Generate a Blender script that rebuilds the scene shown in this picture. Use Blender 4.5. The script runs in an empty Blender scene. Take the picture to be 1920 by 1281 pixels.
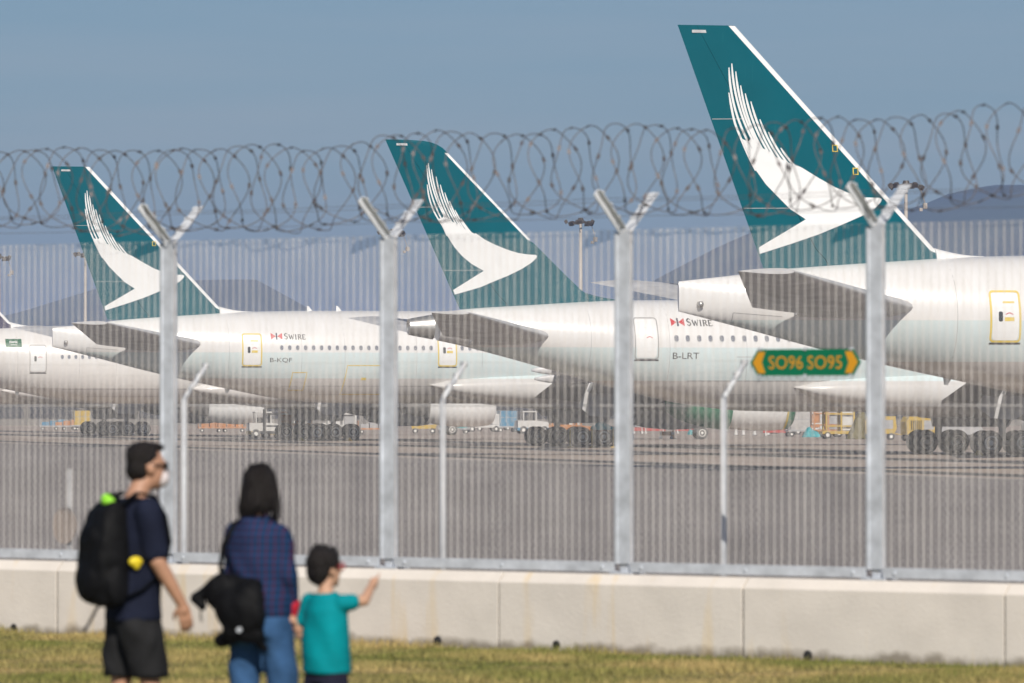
import bpy, bmesh, math, random
import numpy as np
from mathutils import Vector, Matrix, Euler
from mathutils.geometry import tessellate_polygon
R = math.radians
rng = random.Random(7)
scn = bpy.context.scene
col = scn.collection

# ------------------------------------------------------------------ camera
CAM_Z = 2.65
cd = bpy.data.cameras.new('camera')
cam = bpy.data.objects.new('camera', cd); col.objects.link(cam)
cd.sensor_width = 36.0; cd.lens = 200.0
cam.location = (0, 0, CAM_Z)
cam.rotation_euler = (R(90.658), 0, 0)
cd.clip_start = 0.5; cd.clip_end = 40000
cd.dof.use_dof = True; cd.dof.focus_distance = 330; cd.dof.aperture_fstop = 5.6
scn.camera = cam

# ------------------------------------------------------------------ world, sun, exposure
SUN_EL, SUN_AZ = 38.0, 9.0          # azimuth: degrees to the right of straight behind the camera
wd = bpy.data.worlds.new('World'); scn.world = wd; wd.use_nodes = True
nt = wd.node_tree; nt.nodes.clear()
wo = nt.nodes.new('ShaderNodeOutputWorld'); bg = nt.nodes.new('ShaderNodeBackground')
sky = nt.nodes.new('ShaderNodeTexSky'); sky.sky_type = 'NISHITA'; sky.sun_disc = False
sky.sun_elevation = R(SUN_EL); sky.sun_rotation = R(180 - SUN_AZ)
sky.altitude = 0; sky.air_density = 1.0; sky.dust_density = 0.2; sky.ozone_density = 4.0
# thin streaks of high cloud all round the sky
tcw = nt.nodes.new('ShaderNodeTexCoord'); mpw = nt.nodes.new('ShaderNodeMapping'); mpw.inputs['Scale'].default_value = (5, 5, 70)
nt.links.new(tcw.outputs['Generated'], mpw.inputs['Vector'])
nw_ = nt.nodes.new('ShaderNodeTexNoise'); nw_.inputs['Scale'].default_value = 1.0; nw_.inputs['Detail'].default_value = 5
nt.links.new(mpw.outputs[0], nw_.inputs['Vector'])
rw = nt.nodes.new('ShaderNodeValToRGB'); rw.color_ramp.elements[0].position = 0.45; rw.color_ramp.elements[1].position = 0.8
rw.color_ramp.elements[0].color = (0.80, 0.95, 1.04, 1); rw.color_ramp.elements[1].color = (1.06, 1.04, 1.08, 1)
nt.links.new(nw_.outputs['Fac'], rw.inputs['Fac'])
mw = nt.nodes.new('ShaderNodeMixRGB'); mw.blend_type = 'MULTIPLY'; mw.inputs[0].default_value = 1.0
nt.links.new(sky.outputs[0], mw.inputs[1]); nt.links.new(rw.outputs[0], mw.inputs[2])
nt.links.new(mw.outputs[0], bg.inputs[0]); bg.inputs[1].default_value = 0.05
nt.links.new(bg.outputs[0], wo.inputs[0])
sl = bpy.data.lights.new('sun', 'SUN'); sl.energy = 4.7; sl.angle = R(0.53); sl.color = (1.0, 0.93, 0.83)
so = bpy.data.objects.new('sun', sl); col.objects.link(so)
so.location = (60, -120, 110)
L = Vector((math.cos(R(SUN_EL))*math.sin(R(SUN_AZ)), -math.cos(R(SUN_EL))*math.cos(R(SUN_AZ)), math.sin(R(SUN_EL))))
so.rotation_euler = L.to_track_quat('Z', 'Y').to_euler()
scn.view_settings.view_transform = 'Standard'; scn.view_settings.look = 'None'
scn.view_settings.exposure = 0.07; scn.view_settings.gamma = 1.0
scn.view_settings.use_curve_mapping = False
scn.cycles.use_denoising = True
scn.cycles.max_bounces = 8; scn.cycles.volume_bounces = 0
scn.cycles.use_adaptive_sampling = False

# ------------------------------------------------------------------ materials
def mat(name, c, rough=0.6, metal=0.0, var=0.12, scale=4.0, bump=0.0, bscale=40.0, coat=0.0, spec=0.5, coord='Object', c2=None):
    m = bpy.data.materials.new(name); m.use_nodes = True
    t = m.node_tree; b = t.nodes['Principled BSDF']
    b.inputs['Roughness'].default_value = rough; b.inputs['Metallic'].default_value = metal
    b.inputs['Specular IOR Level'].default_value = spec; b.inputs['Coat Weight'].default_value = coat
    tc = t.nodes.new('ShaderNodeTexCoord')
    n = t.nodes.new('ShaderNodeTexNoise'); n.inputs['Scale'].default_value = scale; n.inputs['Detail'].default_value = 6
    t.links.new(tc.outputs[coord], n.inputs['Vector'])
    r = t.nodes.new('ShaderNodeValToRGB')
    r.color_ramp.elements[0].position = 0.3; r.color_ramp.elements[1].position = 0.7
    a = [max(0, x*(1-var)) for x in c]; z = [min(1, x*(1+var)) for x in c] if c2 is None else c2
    r.color_ramp.elements[0].color = (*a, 1); r.color_ramp.elements[1].color = (*z, 1)
    t.links.new(n.outputs['Fac'], r.inputs['Fac']); t.links.new(r.outputs['Color'], b.inputs['Base Color'])
    if bump:
        n2 = t.nodes.new('ShaderNodeTexNoise'); n2.inputs['Scale'].default_value = bscale; n2.inputs['Detail'].default_value = 5
        t.links.new(tc.outputs[coord], n2.inputs['Vector'])
        bp = t.nodes.new('ShaderNodeBump'); bp.inputs['Strength'].default_value = bump; bp.inputs['Distance'].default_value = 0.02
        t.links.new(n2.outputs['Fac'], bp.inputs['Height']); t.links.new(bp.outputs['Normal'], b.inputs['Normal'])
    return m

def band_paint(name, bands, rough=0.3):
    """Glossy aircraft paint: bands of colour by height (livery), faint grime streaks."""
    m = mat(name, (1, 1, 1), rough, var=0.0, coat=0.35)
    t = m.node_tree; b = t.nodes['Principled BSDF']
    tc = t.nodes.new('ShaderNodeTexCoord'); sp = t.nodes.new('ShaderNodeSeparateXYZ')
    t.links.new(tc.outputs['Object'], sp.inputs[0])
    mr = t.nodes.new('ShaderNodeMapRange'); mr.inputs['From Min'].default_value = 0; mr.inputs['From Max'].default_value = 20
    t.links.new(sp.outputs['Z'], mr.inputs['Value'])
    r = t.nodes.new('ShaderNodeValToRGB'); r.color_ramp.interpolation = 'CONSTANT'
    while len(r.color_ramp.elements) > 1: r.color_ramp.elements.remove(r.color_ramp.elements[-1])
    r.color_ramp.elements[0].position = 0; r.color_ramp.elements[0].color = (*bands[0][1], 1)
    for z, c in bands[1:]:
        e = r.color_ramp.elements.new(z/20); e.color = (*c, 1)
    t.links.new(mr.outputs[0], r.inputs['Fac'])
    mp = t.nodes.new('ShaderNodeMapping'); mp.inputs['Scale'].default_value = (1.6, 0.3, 0.25)
    t.links.new(tc.outputs['Object'], mp.inputs['Vector'])
    n = t.nodes.new('ShaderNodeTexNoise'); n.inputs['Scale'].default_value = 1.2; n.inputs['Detail'].default_value = 8; n.inputs['Roughness'].default_value = 0.65
    t.links.new(mp.outputs[0], n.inputs['Vector'])
    r2 = t.nodes.new('ShaderNodeValToRGB'); r2.color_ramp.elements[0].position = 0.3; r2.color_ramp.elements[1].position = 0.62
    r2.color_ramp.elements[0].color = (0.92, 0.905, 0.885, 1); r2.color_ramp.elements[1].color = (1, 1, 1, 1)
    t.links.new(n.outputs['Fac'], r2.inputs['Fac'])
    mx = t.nodes.new('ShaderNodeMixRGB'); mx.blend_type = 'MULTIPLY'; mx.inputs['Fac'].default_value = 1.0
    t.links.new(r.outputs['Color'], mx.inputs[1]); t.links.new(r2.outputs['Color'], mx.inputs[2])
    t.links.new(mx.outputs[0], b.inputs['Base Color'])
    return m

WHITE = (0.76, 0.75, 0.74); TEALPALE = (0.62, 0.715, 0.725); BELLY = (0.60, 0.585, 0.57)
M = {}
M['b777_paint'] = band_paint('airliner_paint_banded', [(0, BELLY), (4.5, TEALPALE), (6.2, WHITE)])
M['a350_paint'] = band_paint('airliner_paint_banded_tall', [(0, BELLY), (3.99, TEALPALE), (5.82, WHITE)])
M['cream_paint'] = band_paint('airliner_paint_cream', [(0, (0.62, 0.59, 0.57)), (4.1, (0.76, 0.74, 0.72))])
M['teal'] = mat('deep_teal_paint', (0.0, 0.096, 0.125), 0.32, var=0.06, scale=0.6, coat=0.05, spec=0.25)
def worn(m):
    t = m.node_tree; b = t.nodes['Principled BSDF']; src = b.inputs['Base Color'].links[0].from_socket
    tc = t.nodes.new('ShaderNodeTexCoord'); mp = t.nodes.new('ShaderNodeMapping'); mp.inputs['Rotation'].default_value = (0, R(-20), 0); mp.inputs['Scale'].default_value = (3.5, 1, 0.35)
    t.links.new(tc.outputs['Object'], mp.inputs['Vector'])
    n = t.nodes.new('ShaderNodeTexNoise'); n.inputs['Scale'].default_value = 1.6; n.inputs['Detail'].default_value = 9; n.inputs['Roughness'].default_value = 0.7; t.links.new(mp.outputs[0], n.inputs['Vector'])
    r = t.nodes.new('ShaderNodeValToRGB'); r.color_ramp.elements[0].position = 0.60; r.color_ramp.elements[1].position = 0.78; t.links.new(n.outputs['Fac'], r.inputs['Fac'])
    q = t.nodes.new('ShaderNodeMath'); q.operation = 'MULTIPLY'; q.inputs[1].default_value = 0.45; t.links.new(r.outputs[0], q.inputs[0])
    mx = t.nodes.new('ShaderNodeMixRGB'); mx.inputs[2].default_value = (0.05, 0.22, 0.22, 1); t.links.new(q.outputs[0], mx.inputs[0]); t.links.new(src, mx.inputs[1]); t.links.new(mx.outputs[0], b.inputs['Base Color'])
worn(M['teal'])
M['purple'] = mat('dark_purple_paint', (0.05, 0.04, 0.09), 0.3, var=0.06, scale=0.6, coat=0.4)
M['white_paint'] = mat('white_gloss_paint', (0.80, 0.80, 0.79), 0.35, var=0.03, scale=1.5, coat=0.2)
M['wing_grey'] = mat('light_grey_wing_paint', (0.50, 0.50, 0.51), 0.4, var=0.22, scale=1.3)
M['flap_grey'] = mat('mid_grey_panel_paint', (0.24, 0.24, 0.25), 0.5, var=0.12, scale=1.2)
M['alu'] = mat('dull_aluminium', (0.50, 0.49, 0.47), 0.38, metal=0.85, var=0.1, scale=2)
M['dark'] = mat('dark_cavity', (0.02, 0.02, 0.022), 0.7, var=0.2)
M['rubber'] = mat('tyre_rubber', (0.07, 0.068, 0.066), 0.8, var=0.15, scale=8)
M['rim'] = mat('pale_wheel_rim', (0.78, 0.76, 0.72), 0.45, var=0.1, scale=6)
M['window'] = mat('cabin_window_acrylic', (0.20, 0.21, 0.24), 0.2, var=0.25, scale=3, coat=0.5)
M['yellow_line'] = mat('yellow_line_paint', (0.70, 0.52, 0.08), 0.5, var=0.05)
M['grey_line'] = mat('grey_outline_paint', (0.30, 0.29, 0.29), 0.5, var=0.05)
M['seam'] = mat('panel_seam_grey', (0.36, 0.35, 0.35), 0.5, var=0.08)
M['red'] = mat('red_paint', (0.55, 0.03, 0.04), 0.4, var=0.05)
M['navy_ink'] = mat('navy_ink', (0.03, 0.03, 0.07), 0.5, var=0.05)
M['ink'] = mat('charcoal_ink', (0.05, 0.05, 0.055), 0.5, var=0.05)
M['flag_green'] = mat('flag_green', (0.01, 0.11, 0.05), 0.4, var=0.05)
M['tarp_green'] = mat('green_tarpaulin', (0.015, 0.16, 0.08), 0.55, var=0.2, scale=3, bump=0.6, bscale=3)
M['tarp_teal'] = mat('teal_tarpaulin', (0.02, 0.30, 0.33), 0.6, var=0.2, scale=3, bump=0.6, bscale=3)
M['tarp_grey'] = mat('grey_tarpaulin', (0.30, 0.29, 0.28), 0.7, var=0.2, scale=3, bump=0.8, bscale=3)
M['tarp_olive'] = mat('olive_tarpaulin', (0.14, 0.12, 0.05), 0.7, var=0.2, scale=3, bump=0.8, bscale=3)
M['galv'] = mat('galvanised_steel', (0.58, 0.61, 0.66), 0.5, metal=0.15, var=0.2, scale=7, bump=0.05)
M['wire'] = mat('galvanised_mesh_wire', (0.72, 0.685, 0.655), 0.6, metal=0.05, var=0.18, scale=3)
M['chain_wire'] = mat('weathered_chain_wire', (0.50, 0.48, 0.46), 0.7, metal=0.1, var=0.2, scale=5)
M['white_post'] = mat('white_coated_tube', (0.62, 0.64, 0.67), 0.45, var=0.08, scale=12)
M['razor'] = mat('weathered_razor_tape', (0.12, 0.115, 0.135), 0.6, metal=0.2, var=0.3, scale=8, c2=(0.20, 0.17, 0.165))
M['gse_yellow'] = mat('equipment_yellow', (0.50, 0.34, 0.06), 0.5, var=0.15, scale=3)
M['gse_orange'] = mat('equipment_orange', (0.46, 0.19, 0.06), 0.5, var=0.15, scale=3)
M['gse_white'] = mat('equipment_white', (0.58, 0.57, 0.55), 0.45, var=0.1, scale=3)
M['gse_grey'] = mat('equipment_grey', (0.36, 0.36, 0.37), 0.5, var=0.12, scale=3)
M['gse_blue'] = mat('equipment_blue', (0.06, 0.22, 0.36), 0.5, var=0.12, scale=3)
M['gse_red'] = mat('equipment_red', (0.42, 0.06, 0.05), 0.5, var=0.12, scale=3)
M['glass'] = mat('dark_cab_glass', (0.03, 0.035, 0.04), 0.1, var=0.1, coat=0.5)
M['cont'] = mat('container_aluminium', (0.50, 0.48, 0.46), 0.45, metal=0.3, var=0.18, scale=3)
M['sign_green'] = mat('sign_green', (0.0, 0.17, 0.075), 0.4, var=0.04)
M['sign_amber'] = mat('sign_amber', (0.72, 0.33, 0.015), 0.4, var=0.04)

# ------------------------------------------------------------------ mesh helpers
class MB:
    def __init__(s): s.v = []; s.f = []
    def add(s, vs, fs):
        o = len(s.v); s.v += [tuple(p) for p in vs]; s.f += [tuple(i+o for i in f) for f in fs]; return s
    def box(s, x0, x1, y0, y1, z0, z1, mtx=None):
        vs = [(x, y, z) for x in (x0, x1) for y in (y0, y1) for z in (z0, z1)]
        if mtx is not None: vs = [mtx @ Vector(p) for p in vs]
        return s.add(vs, [(0,1,3,2),(4,6,7,5),(0,4,5,1),(2,3,7,6),(0,2,6,4),(1,5,7,3)])
    def bbox(s, x0, x1, y0, y1, z0, z1, b=0.01):
        """box with chamfered edges"""
        vs = []; fs = []
        cx, cy, cz = (x0+x1)/2, (y0+y1)/2, (z0+z1)/2; hx, hy, hz = (x1-x0)/2, (y1-y0)/2, (z1-z0)/2
        bm = bmesh.new(); bmesh.ops.create_cube(bm, size=2)
        for v in bm.verts: v.co = Vector((cx+v.co.x*hx, cy+v.co.y*hy, cz+v.co.z*hz))
        bmesh.ops.bevel(bm, geom=list(bm.edges), offset=b, segments=2, affect='EDGES', profile=0.6)
        bm.verts.index_update()
        s.add([v.co[:] for v in bm.verts], [tuple(v.index for v in f.verts) for f in bm.faces]); bm.free(); return s
    def rings(s, rs, cap=True, close=True):
        n = len(rs[0]); o = len(s.v)
        for r in rs: s.v += [tuple(p) for p in r]
        for i in range(len(rs)-1):
            for j in range(n if close else n-1):
                k = (j+1) % n
                s.f.append((o+i*n+j, o+i*n+k, o+(i+1)*n+k, o+(i+1)*n+j))
        if cap:
            s.f.append(tuple(o+j for j in range(n))[::-1]); s.f.append(tuple(o+(len(rs)-1)*n+j for j in range(n)))
        return s
    def tube(s, p0, p1, r0, r1=None, n=10):
        r1 = r0 if r1 is None else r1
        a = Vector(p0); b = Vector(p1); d = (b-a).normalized()
        u = d.orthogonal().normalized(); w = d.cross(u)
        return s.rings([[c + (u*math.cos(2*math.pi*j/n) + w*math.sin(2*math.pi*j/n))*r for j in range(n)] for c, r in ((a, r0), (b, r1))])
    def path(s, pts, r, n=5, closed=False):
        pts = [Vector(p) for p in pts]; rs = []; u = None
        for i, p in enumerate(pts):
            d = (pts[min(i+1, len(pts)-1)] - pts[max(i-1, 0)]).normalized()
            u = d.orthogonal().normalized() if u is None else (u - d*u.dot(d)).normalized()
            w = d.cross(u)
            rs.append([p + (u*math.cos(2*math.pi*j/n) + w*math.sin(2*math.pi*j/n))*r for j in range(n)])
        return s.rings(rs)
    def sphere(s, c, r, n=12, m=8, mtx=None):
        rx, ry, rz = (r, r, r) if not hasattr(r, '__len__') else r
        rs = []
        for i in range(m+1):
            a = -math.pi/2 + math.pi*i/m; a = max(min(a, 1.5), -1.5)
            ring = [Vector((rx*math.cos(a)*math.cos(2*math.pi*j/n), ry*math.cos(a)*math.sin(2*math.pi*j/n), rz*math.sin(a))) for j in range(n)]
            if mtx is not None: ring = [mtx @ p for p in ring]
            rs.append([p + Vector(c) for p in ring])
        return s.rings(rs)
    def cap(s, p0, r0, p1, r1, n=12):
        s.sphere(p0, r0, n, 8); s.sphere(p1, r1, n, 8); return s.tube(p0, p1, r0, r1, n)
    def prism(s, poly, y0, y1, axis='y'):
        """polygon of (a, z) extruded along y"""
        n = len(poly)
        f = (lambda a, b, t: (a, t, b)) if axis == 'y' else ((lambda a, b, t: (t, a, b)) if axis == 'x' else (lambda a, b, t: (a, b, t)))
        return s.add([f(a, b, y0) for a, b in poly] + [f(a, b, y1) for a, b in poly],
                     [tuple(range(n)), tuple(range(2*n-1, n-1, -1))] + [(i, i+n, (i+1) % n+n, (i+1) % n) for i in range(n)])
    def lathe(s, prof, axis_o=(0, 0, 0), n=32):
        """profile (x, r) turned about the X axis"""
        ox, oy, oz = axis_o
        rs = [[(ox+x, oy+r*math.cos(2*math.pi*j/n), oz+r*math.sin(2*math.pi*j/n)) for j in range(n)] for x, r in prof]
        return s.rings(rs, cap=False)
    def mesh(s, name, smooth=False, m=None):
        me = bpy.data.meshes.new(name); me.from_pydata(s.v, [], s.f); me.validate(); me.update()
        bm = bmesh.new(); bm.from_mesh(me); bmesh.ops.recalc_face_normals(bm, faces=bm.faces); bm.to_mesh(me); bm.free()
        if smooth:
            me.polygons.foreach_set('use_smooth', [True]*len(me.polygons))
        if m is not None: me.materials.append(m)
        return me
    def build(s, name, m, parent=None, smooth=False, angle=None, **kw):
        me = s.mesh(name, smooth or angle is not None, m)
        if angle is not None: me.set_sharp_from_angle(angle=R(angle))
        return link(name, me, parent, **kw)

def link(name, me, parent=None, loc=None, rot=None, kind=None):
    o = bpy.data.objects.new(name, me); col.objects.link(o)
    if parent is not None: o.parent = parent
    if loc is not None: o.location = loc
    if rot is not None: o.rotation_euler = rot
    if kind: o['kind'] = kind
    return o
def thing(name, label, cat, loc=(0, 0, 0), rz=0.0, group=None):
    o = bpy.data.objects.new(name, None); col.objects.link(o)
    o.empty_display_size = 0.2
    o.location = loc; o.rotation_euler = (0, 0, rz); o['label'] = label; o['category'] = cat
    if group: o['group'] = group
    return o
def tag(o, label, cat, group=None):
    o['label'] = label; o['category'] = cat
    if group: o['group'] = group
    return o
def struct(o): o['kind'] = 'structure'; return o
def big_mesh(name, v, f, m):
    """fast triangle mesh from numpy arrays"""
    me = bpy.data.meshes.new(name)
    v = np.asarray(v, np.float32); f = np.asarray(f, np.int32); k = f.shape[1]
    me.vertices.add(len(v)); me.vertices.foreach_set('co', v.ravel())
    me.loops.add(f.size); me.loops.foreach_set('vertex_index', f.ravel())
    me.polygons.add(len(f)); me.polygons.foreach_set('loop_start', np.arange(0, f.size, k, dtype=np.int32))
    me.update(calc_edges=True); me.validate(); me.materials.append(m)
    return me
def pchip(xs, ys):
    xs = np.array(xs, float); ys = np.array(ys, float); h = np.diff(xs); d = np.diff(ys)/h
    m = np.zeros(len(xs)); m[0] = d[0]; m[-1] = d[-1]
    for i in range(1, len(xs)-1):
        m[i] = 0 if d[i-1]*d[i] <= 0 else 2*d[i-1]*d[i]/(d[i-1]+d[i])
    def f(x):
        i = int(min(max(np.searchsorted(xs, x)-1, 0), len(h)-1)); t = min(max((x-xs[i])/h[i], 0), 1)
        return (2*t**3-3*t*t+1)*ys[i] + (t**3-2*t*t+t)*h[i]*m[i] + (3*t*t-2*t**3)*ys[i+1] + (t**3-t*t)*h[i]*m[i+1]
    return f
def lin(pts):
    xs = [p[0] for p in pts]; ys = [p[1] for p in pts]
    return lambda x: float(np.interp(x, xs, ys))
_txt = {}
def text2d(s, size=1.0, bold=0.0):
    """outline text as flat verts/faces, origin at lower left"""
    cu = bpy.data.curves.new('t', 'FONT'); cu.body = s; cu.size = size; cu.offset = bold; cu.resolution_u = 3
    o = bpy.data.objects.new('t', cu); col.objects.link(o)
    dg = bpy.context.evaluated_depsgraph_get(); me = bpy.data.meshes.new_from_object(o.evaluated_get(dg))
    v = [tuple(p.co[:2]) for p in me.vertices]; f = [tuple(p.vertices) for p in me.polygons]
    bpy.data.objects.remove(o); bpy.data.curves.remove(cu); bpy.data.meshes.remove(me)
    return v, f
def decal(name, polys, surf, m, parent, maxlen=0.4, flip=False):
    """flat outlines (x, z) cut into small triangles and laid on a surface: surf(x, z) -> (x, y, z)"""
    bm = bmesh.new()
    for poly in polys:
        vs = [bm.verts.new((a, 0, b)) for a, b in poly]
        for tri in tessellate_polygon([[Vector((a, b, 0)) for a, b in poly]]): bm.faces.new([vs[i] for i in tri])
    for _ in range(5):
        es = [e for e in bm.edges if e.calc_length() > maxlen]
        if not es: break
        bmesh.ops.subdivide_edges(bm, edges=es, cuts=1); bmesh.ops.triangulate(bm, faces=bm.faces[:])
    for v in bm.verts: v.co = Vector(surf(v.co.x, v.co.z))
    me = bpy.data.meshes.new(name); bm.to_mesh(me); bm.free(); me.materials.append(m)
    return link(name, me, parent)
def decal_text(name, s, x, z, h, width, surf, m, parent):
    v, f = text2d(s)
    x0 = min(p[0] for p in v); x1 = max(p[0] for p in v); z0 = min(p[1] for p in v); z1 = max(p[1] for p in v)
    mb = MB(); mb.add([surf(x+(a-x0)/(x1-x0)*width, z+(b-z0)/(z1-z0)*h) for a, b in v], f)
    return mb.build(name, m, parent)
def rrect(x0, x1, z0, z1, r=0.12, n=5):
    p = []
    for cx, cz, a0 in ((x1-r, z1-r, 0), (x0+r, z1-r, 90), (x0+r, z0+r, 180), (x1-r, z0+r, 270)):
        for i in range(n+1):
            a = R(a0+90*i/n); p.append((cx+r*math.cos(a), cz+r*math.sin(a)))
    return p
def outline(name, poly, w, surf, m, parent):
    """closed line of width w along a polygon, on a surface"""
    n = len(poly); cx = sum(p[0] for p in poly)/n; cz = sum(p[1] for p in poly)/n
    dens = []
    for i in range(n):
        a = poly[i]; b = poly[(i+1) % n]; k = max(1, int(math.dist(a, b)/0.25))
        dens += [(a[0]+(b[0]-a[0])*t/k, a[1]+(b[1]-a[1])*t/k) for t in range(k)]
    n = len(dens); inn = []
    for i in range(n):
        a = dens[i-1]; b = dens[(i+1) % n]; tx, tz = b[0]-a[0], b[1]-a[1]; l = math.hypot(tx, tz) or 1
        nx, nz = -tz/l, tx/l
        if (cx-dens[i][0])*nx + (cz-dens[i][1])*nz < 0: nx, nz = -nx, -nz
        inn.append((dens[i][0]+nx*w, dens[i][1]+nz*w))
    mb = MB(); mb.add([surf(*p) for p in dens] + [surf(*p) for p in inn], [(i, (i+1) % n, n+(i+1) % n, n+i) for i in range(n)])
    return mb.build(name, m, parent)
# ------------------------------------------------------------------ ground, apron, lawn, hills
YAW = R(15.0)                                        # the stands' noses point right and slightly away
AX = Vector((math.cos(YAW), math.sin(YAW), 0)); BX = Vector((-math.sin(YAW), math.cos(YAW), 0))
FA = Vector((-1.009, 47.62, 0)); FROT = math.atan2(-0.632, 0.775)     # security fence: a post and its direction
FD = Vector((math.cos(FROT), math.sin(FROT), 0)); FN = Vector((-math.sin(FROT), math.cos(FROT), 0))

def ground_mat(name, c, var, scale, bump, joint=None, stain=0.25):
    m = mat(name, c, 0.85, var=var, scale=scale, bump=bump, bscale=30, spec=0.3)
    t = m.node_tree; b = t.nodes['Principled BSDF']
    src = b.inputs['Base Color'].links[0].from_socket
    tc = t.nodes.new('ShaderNodeTexCoord')
    mp = t.nodes.new('ShaderNodeMapping'); mp.inputs['Rotation'].default_value = (0, 0, -YAW); mp.inputs['Scale'].default_value = (0.16, 0.02, 1)
    t.links.new(tc.outputs['Object'], mp.inputs['Vector'])
    n = t.nodes.new('ShaderNodeTexNoise'); n.inputs['Scale'].default_value = 1.0; n.inputs['Detail'].default_value = 7; n.inputs['Roughness'].default_value = 0.6
    t.links.new(mp.outputs[0], n.inputs['Vector'])
    r = t.nodes.new('ShaderNodeValToRGB'); r.color_ramp.elements[0].position = 0.35; r.color_ramp.elements[1].position = 0.6
    k = 1-stain; r.color_ramp.elements[0].color = (k, k*0.99, k*0.98, 1); r.color_ramp.elements[1].color = (1, 1, 1, 1)
    t.links.new(n.outputs['Fac'], r.inputs['Fac'])
    mx = t.nodes.new('ShaderNodeMixRGB'); mx.blend_type = 'MULTIPLY'; mx.inputs[0].default_value = 1
    t.links.new(src, mx.inputs[1]); t.links.new(r.outputs[0], mx.inputs[2]); out = mx.outputs[0]
    if joint:
        br = t.nodes.new('ShaderNodeTexBrick'); br.inputs['Scale'].default_value = 1.0; br.offset = 0.0
        br.inputs['Brick Width'].default_value = joint; br.inputs['Row Height'].default_value = joint; br.inputs['Mortar Size'].default_value = 0.05
        br.inputs['Color1'].default_value = (1, 1, 1, 1); br.inputs['Color2'].default_value = (0.9, 0.9, 0.9, 1); br.inputs['Mortar'].default_value = (0.35, 0.33, 0.32, 1)
        mp2 = t.nodes.new('ShaderNodeMapping'); mp2.inputs['Rotation'].default_value = (0, 0, -YAW)
        t.links.new(tc.outputs['Object'], mp2.inputs['Vector']); t.links.new(mp2.outputs[0], br.inputs['Vector'])
        m2 = t.nodes.new('ShaderNodeMixRGB'); m2.blend_type = 'MULTIPLY'; m2.inputs[0].default_value = 1
        t.links.new(out, m2.inputs[1]); t.links.new(br.outputs['Color'], m2.inputs[2]); out = m2.outputs[0]
    t.links.new(out, b.inputs['Base Color'])
    return m
M['asphalt'] = ground_mat('taxiway_asphalt', (0.215, 0.190, 0.180), 0.12, 0.6, 0.3)
M['concrete_apron'] = ground_mat('apron_concrete', (0.42, 0.34, 0.285), 0.10, 0.4, 0.2, joint=7.5)
M['dark_strip'] = ground_mat('stained_channel_strip', (0.075, 0.07, 0.068), 0.2, 0.5, 0.2)
M['line_white'] = ground_mat('worn_white_line', (0.50, 0.48, 0.46), 0.2, 1.0, 0.1)

def sheet(name, a0, a1, b0, b1, z, m):
    mb = MB(); mb.add([AX*a + BX*b + Vector((0, 0, z)) for a, b in ((a0, b0), (a1, b0), (a1, b1), (a0, b1))], [(0, 1, 2, 3)])
    return struct(mb.build(name, m))
mb = MB(); mb.add([(-14000, -6000, 0), (14000, -6000, 0), (14000, 16000, 0), (-14000, 16000, 0)], [(0, 1, 2, 3)])
struct(mb.build('ground', M['asphalt']))
sheet('apron', 72, 420, 60, 900, 0.004, M['concrete_apron'])
sheet('drainage_strip', 73.6, 77.0, 60, 900, 0.008, M['dark_strip'])
sheet('service_road', 91.0, 95.5, 60, 900, 0.008, M['dark_strip'])
sheet('service_road', 104, 110, 60, 900, 0.008, M['dark_strip'])
sheet('road_marking', 71.1, 71.5, 60, 900, 0.008, M['line_white'])
sheet('road_marking', 90.2, 90.5, 60, 900, 0.008, M['line_white'])
for k in range(5):                                    # yellow lead-in line of each stand
    p = Vector((6.9-18.6*k, 236+69.6*k, 0)); a = AX.dot(p); b = BX.dot(p)
    sheet('road_marking', a+8, a+90, b-0.15, b+0.15, 0.012, M['yellow_line'])

# lawn on the public side of the wall, 0.66 m above the apron
LAWN_Z = 0.66
def lawn_material(name, blades):
    m = mat(name, (1, 1, 1), 0.9, var=0.0, spec=0.15)
    t = m.node_tree; b = t.nodes['Principled BSDF']; tc = t.nodes.new('ShaderNodeTexCoord')
    def nz(s, d=5):
        n = t.nodes.new('ShaderNodeTexNoise'); n.inputs['Scale'].default_value = s; n.inputs['Detail'].default_value = d
        t.links.new(tc.outputs['Object'], n.inputs['Vector']); return n
    def rp(n, a, c, p0=0.36, p1=0.64):
        r = t.nodes.new('ShaderNodeValToRGB'); r.color_ramp.elements[0].position = p0; r.color_ramp.elements[1].position = p1
        r.color_ramp.elements[0].color = (*a, 1); r.color_ramp.elements[1].color = (*c, 1); t.links.new(n.outputs['Fac'], r.inputs['Fac']); return r
    k = 1.0 if blades else 0.62
    patch = rp(nz(0.8), [x*k for x in (0.205, 0.22, 0.06)], [x*k for x in (0.48, 0.37, 0.165)])
    fine = rp(nz(18.0, 3), (0.6, 0.62, 0.6), (1.25, 1.2, 1.15))
    mx = t.nodes.new('ShaderNodeMixRGB'); mx.blend_type = 'MULTIPLY'; mx.inputs[0].default_value = 1
    t.links.new(patch.outputs[0], mx.inputs[1]); t.links.new(fine.outputs[0], mx.inputs[2])
    t.links.new(mx.outputs[0], b.inputs['Base Color'])
    return m
M['lawn'] = lawn_material('dry_lawn_soil', False); M['grass'] = lawn_material('dry_grass_blades', True)
mb = MB()
cs = [FA + FD*x + FN*y for x, y in ((-400, -0.12), (400, -0.12), (400, -500), (-400, -500))]
top = [(c.x, c.y, LAWN_Z) for c in cs]; bot = [(c.x, c.y, -0.5) for c in cs]
mb.add(top+bot, [(0, 1, 2, 3), (0, 4, 5, 1), (1, 5, 6, 2), (2, 6, 7, 3), (3, 7, 4, 0)])
struct(mb.build('lawn', M['lawn']))
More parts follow.
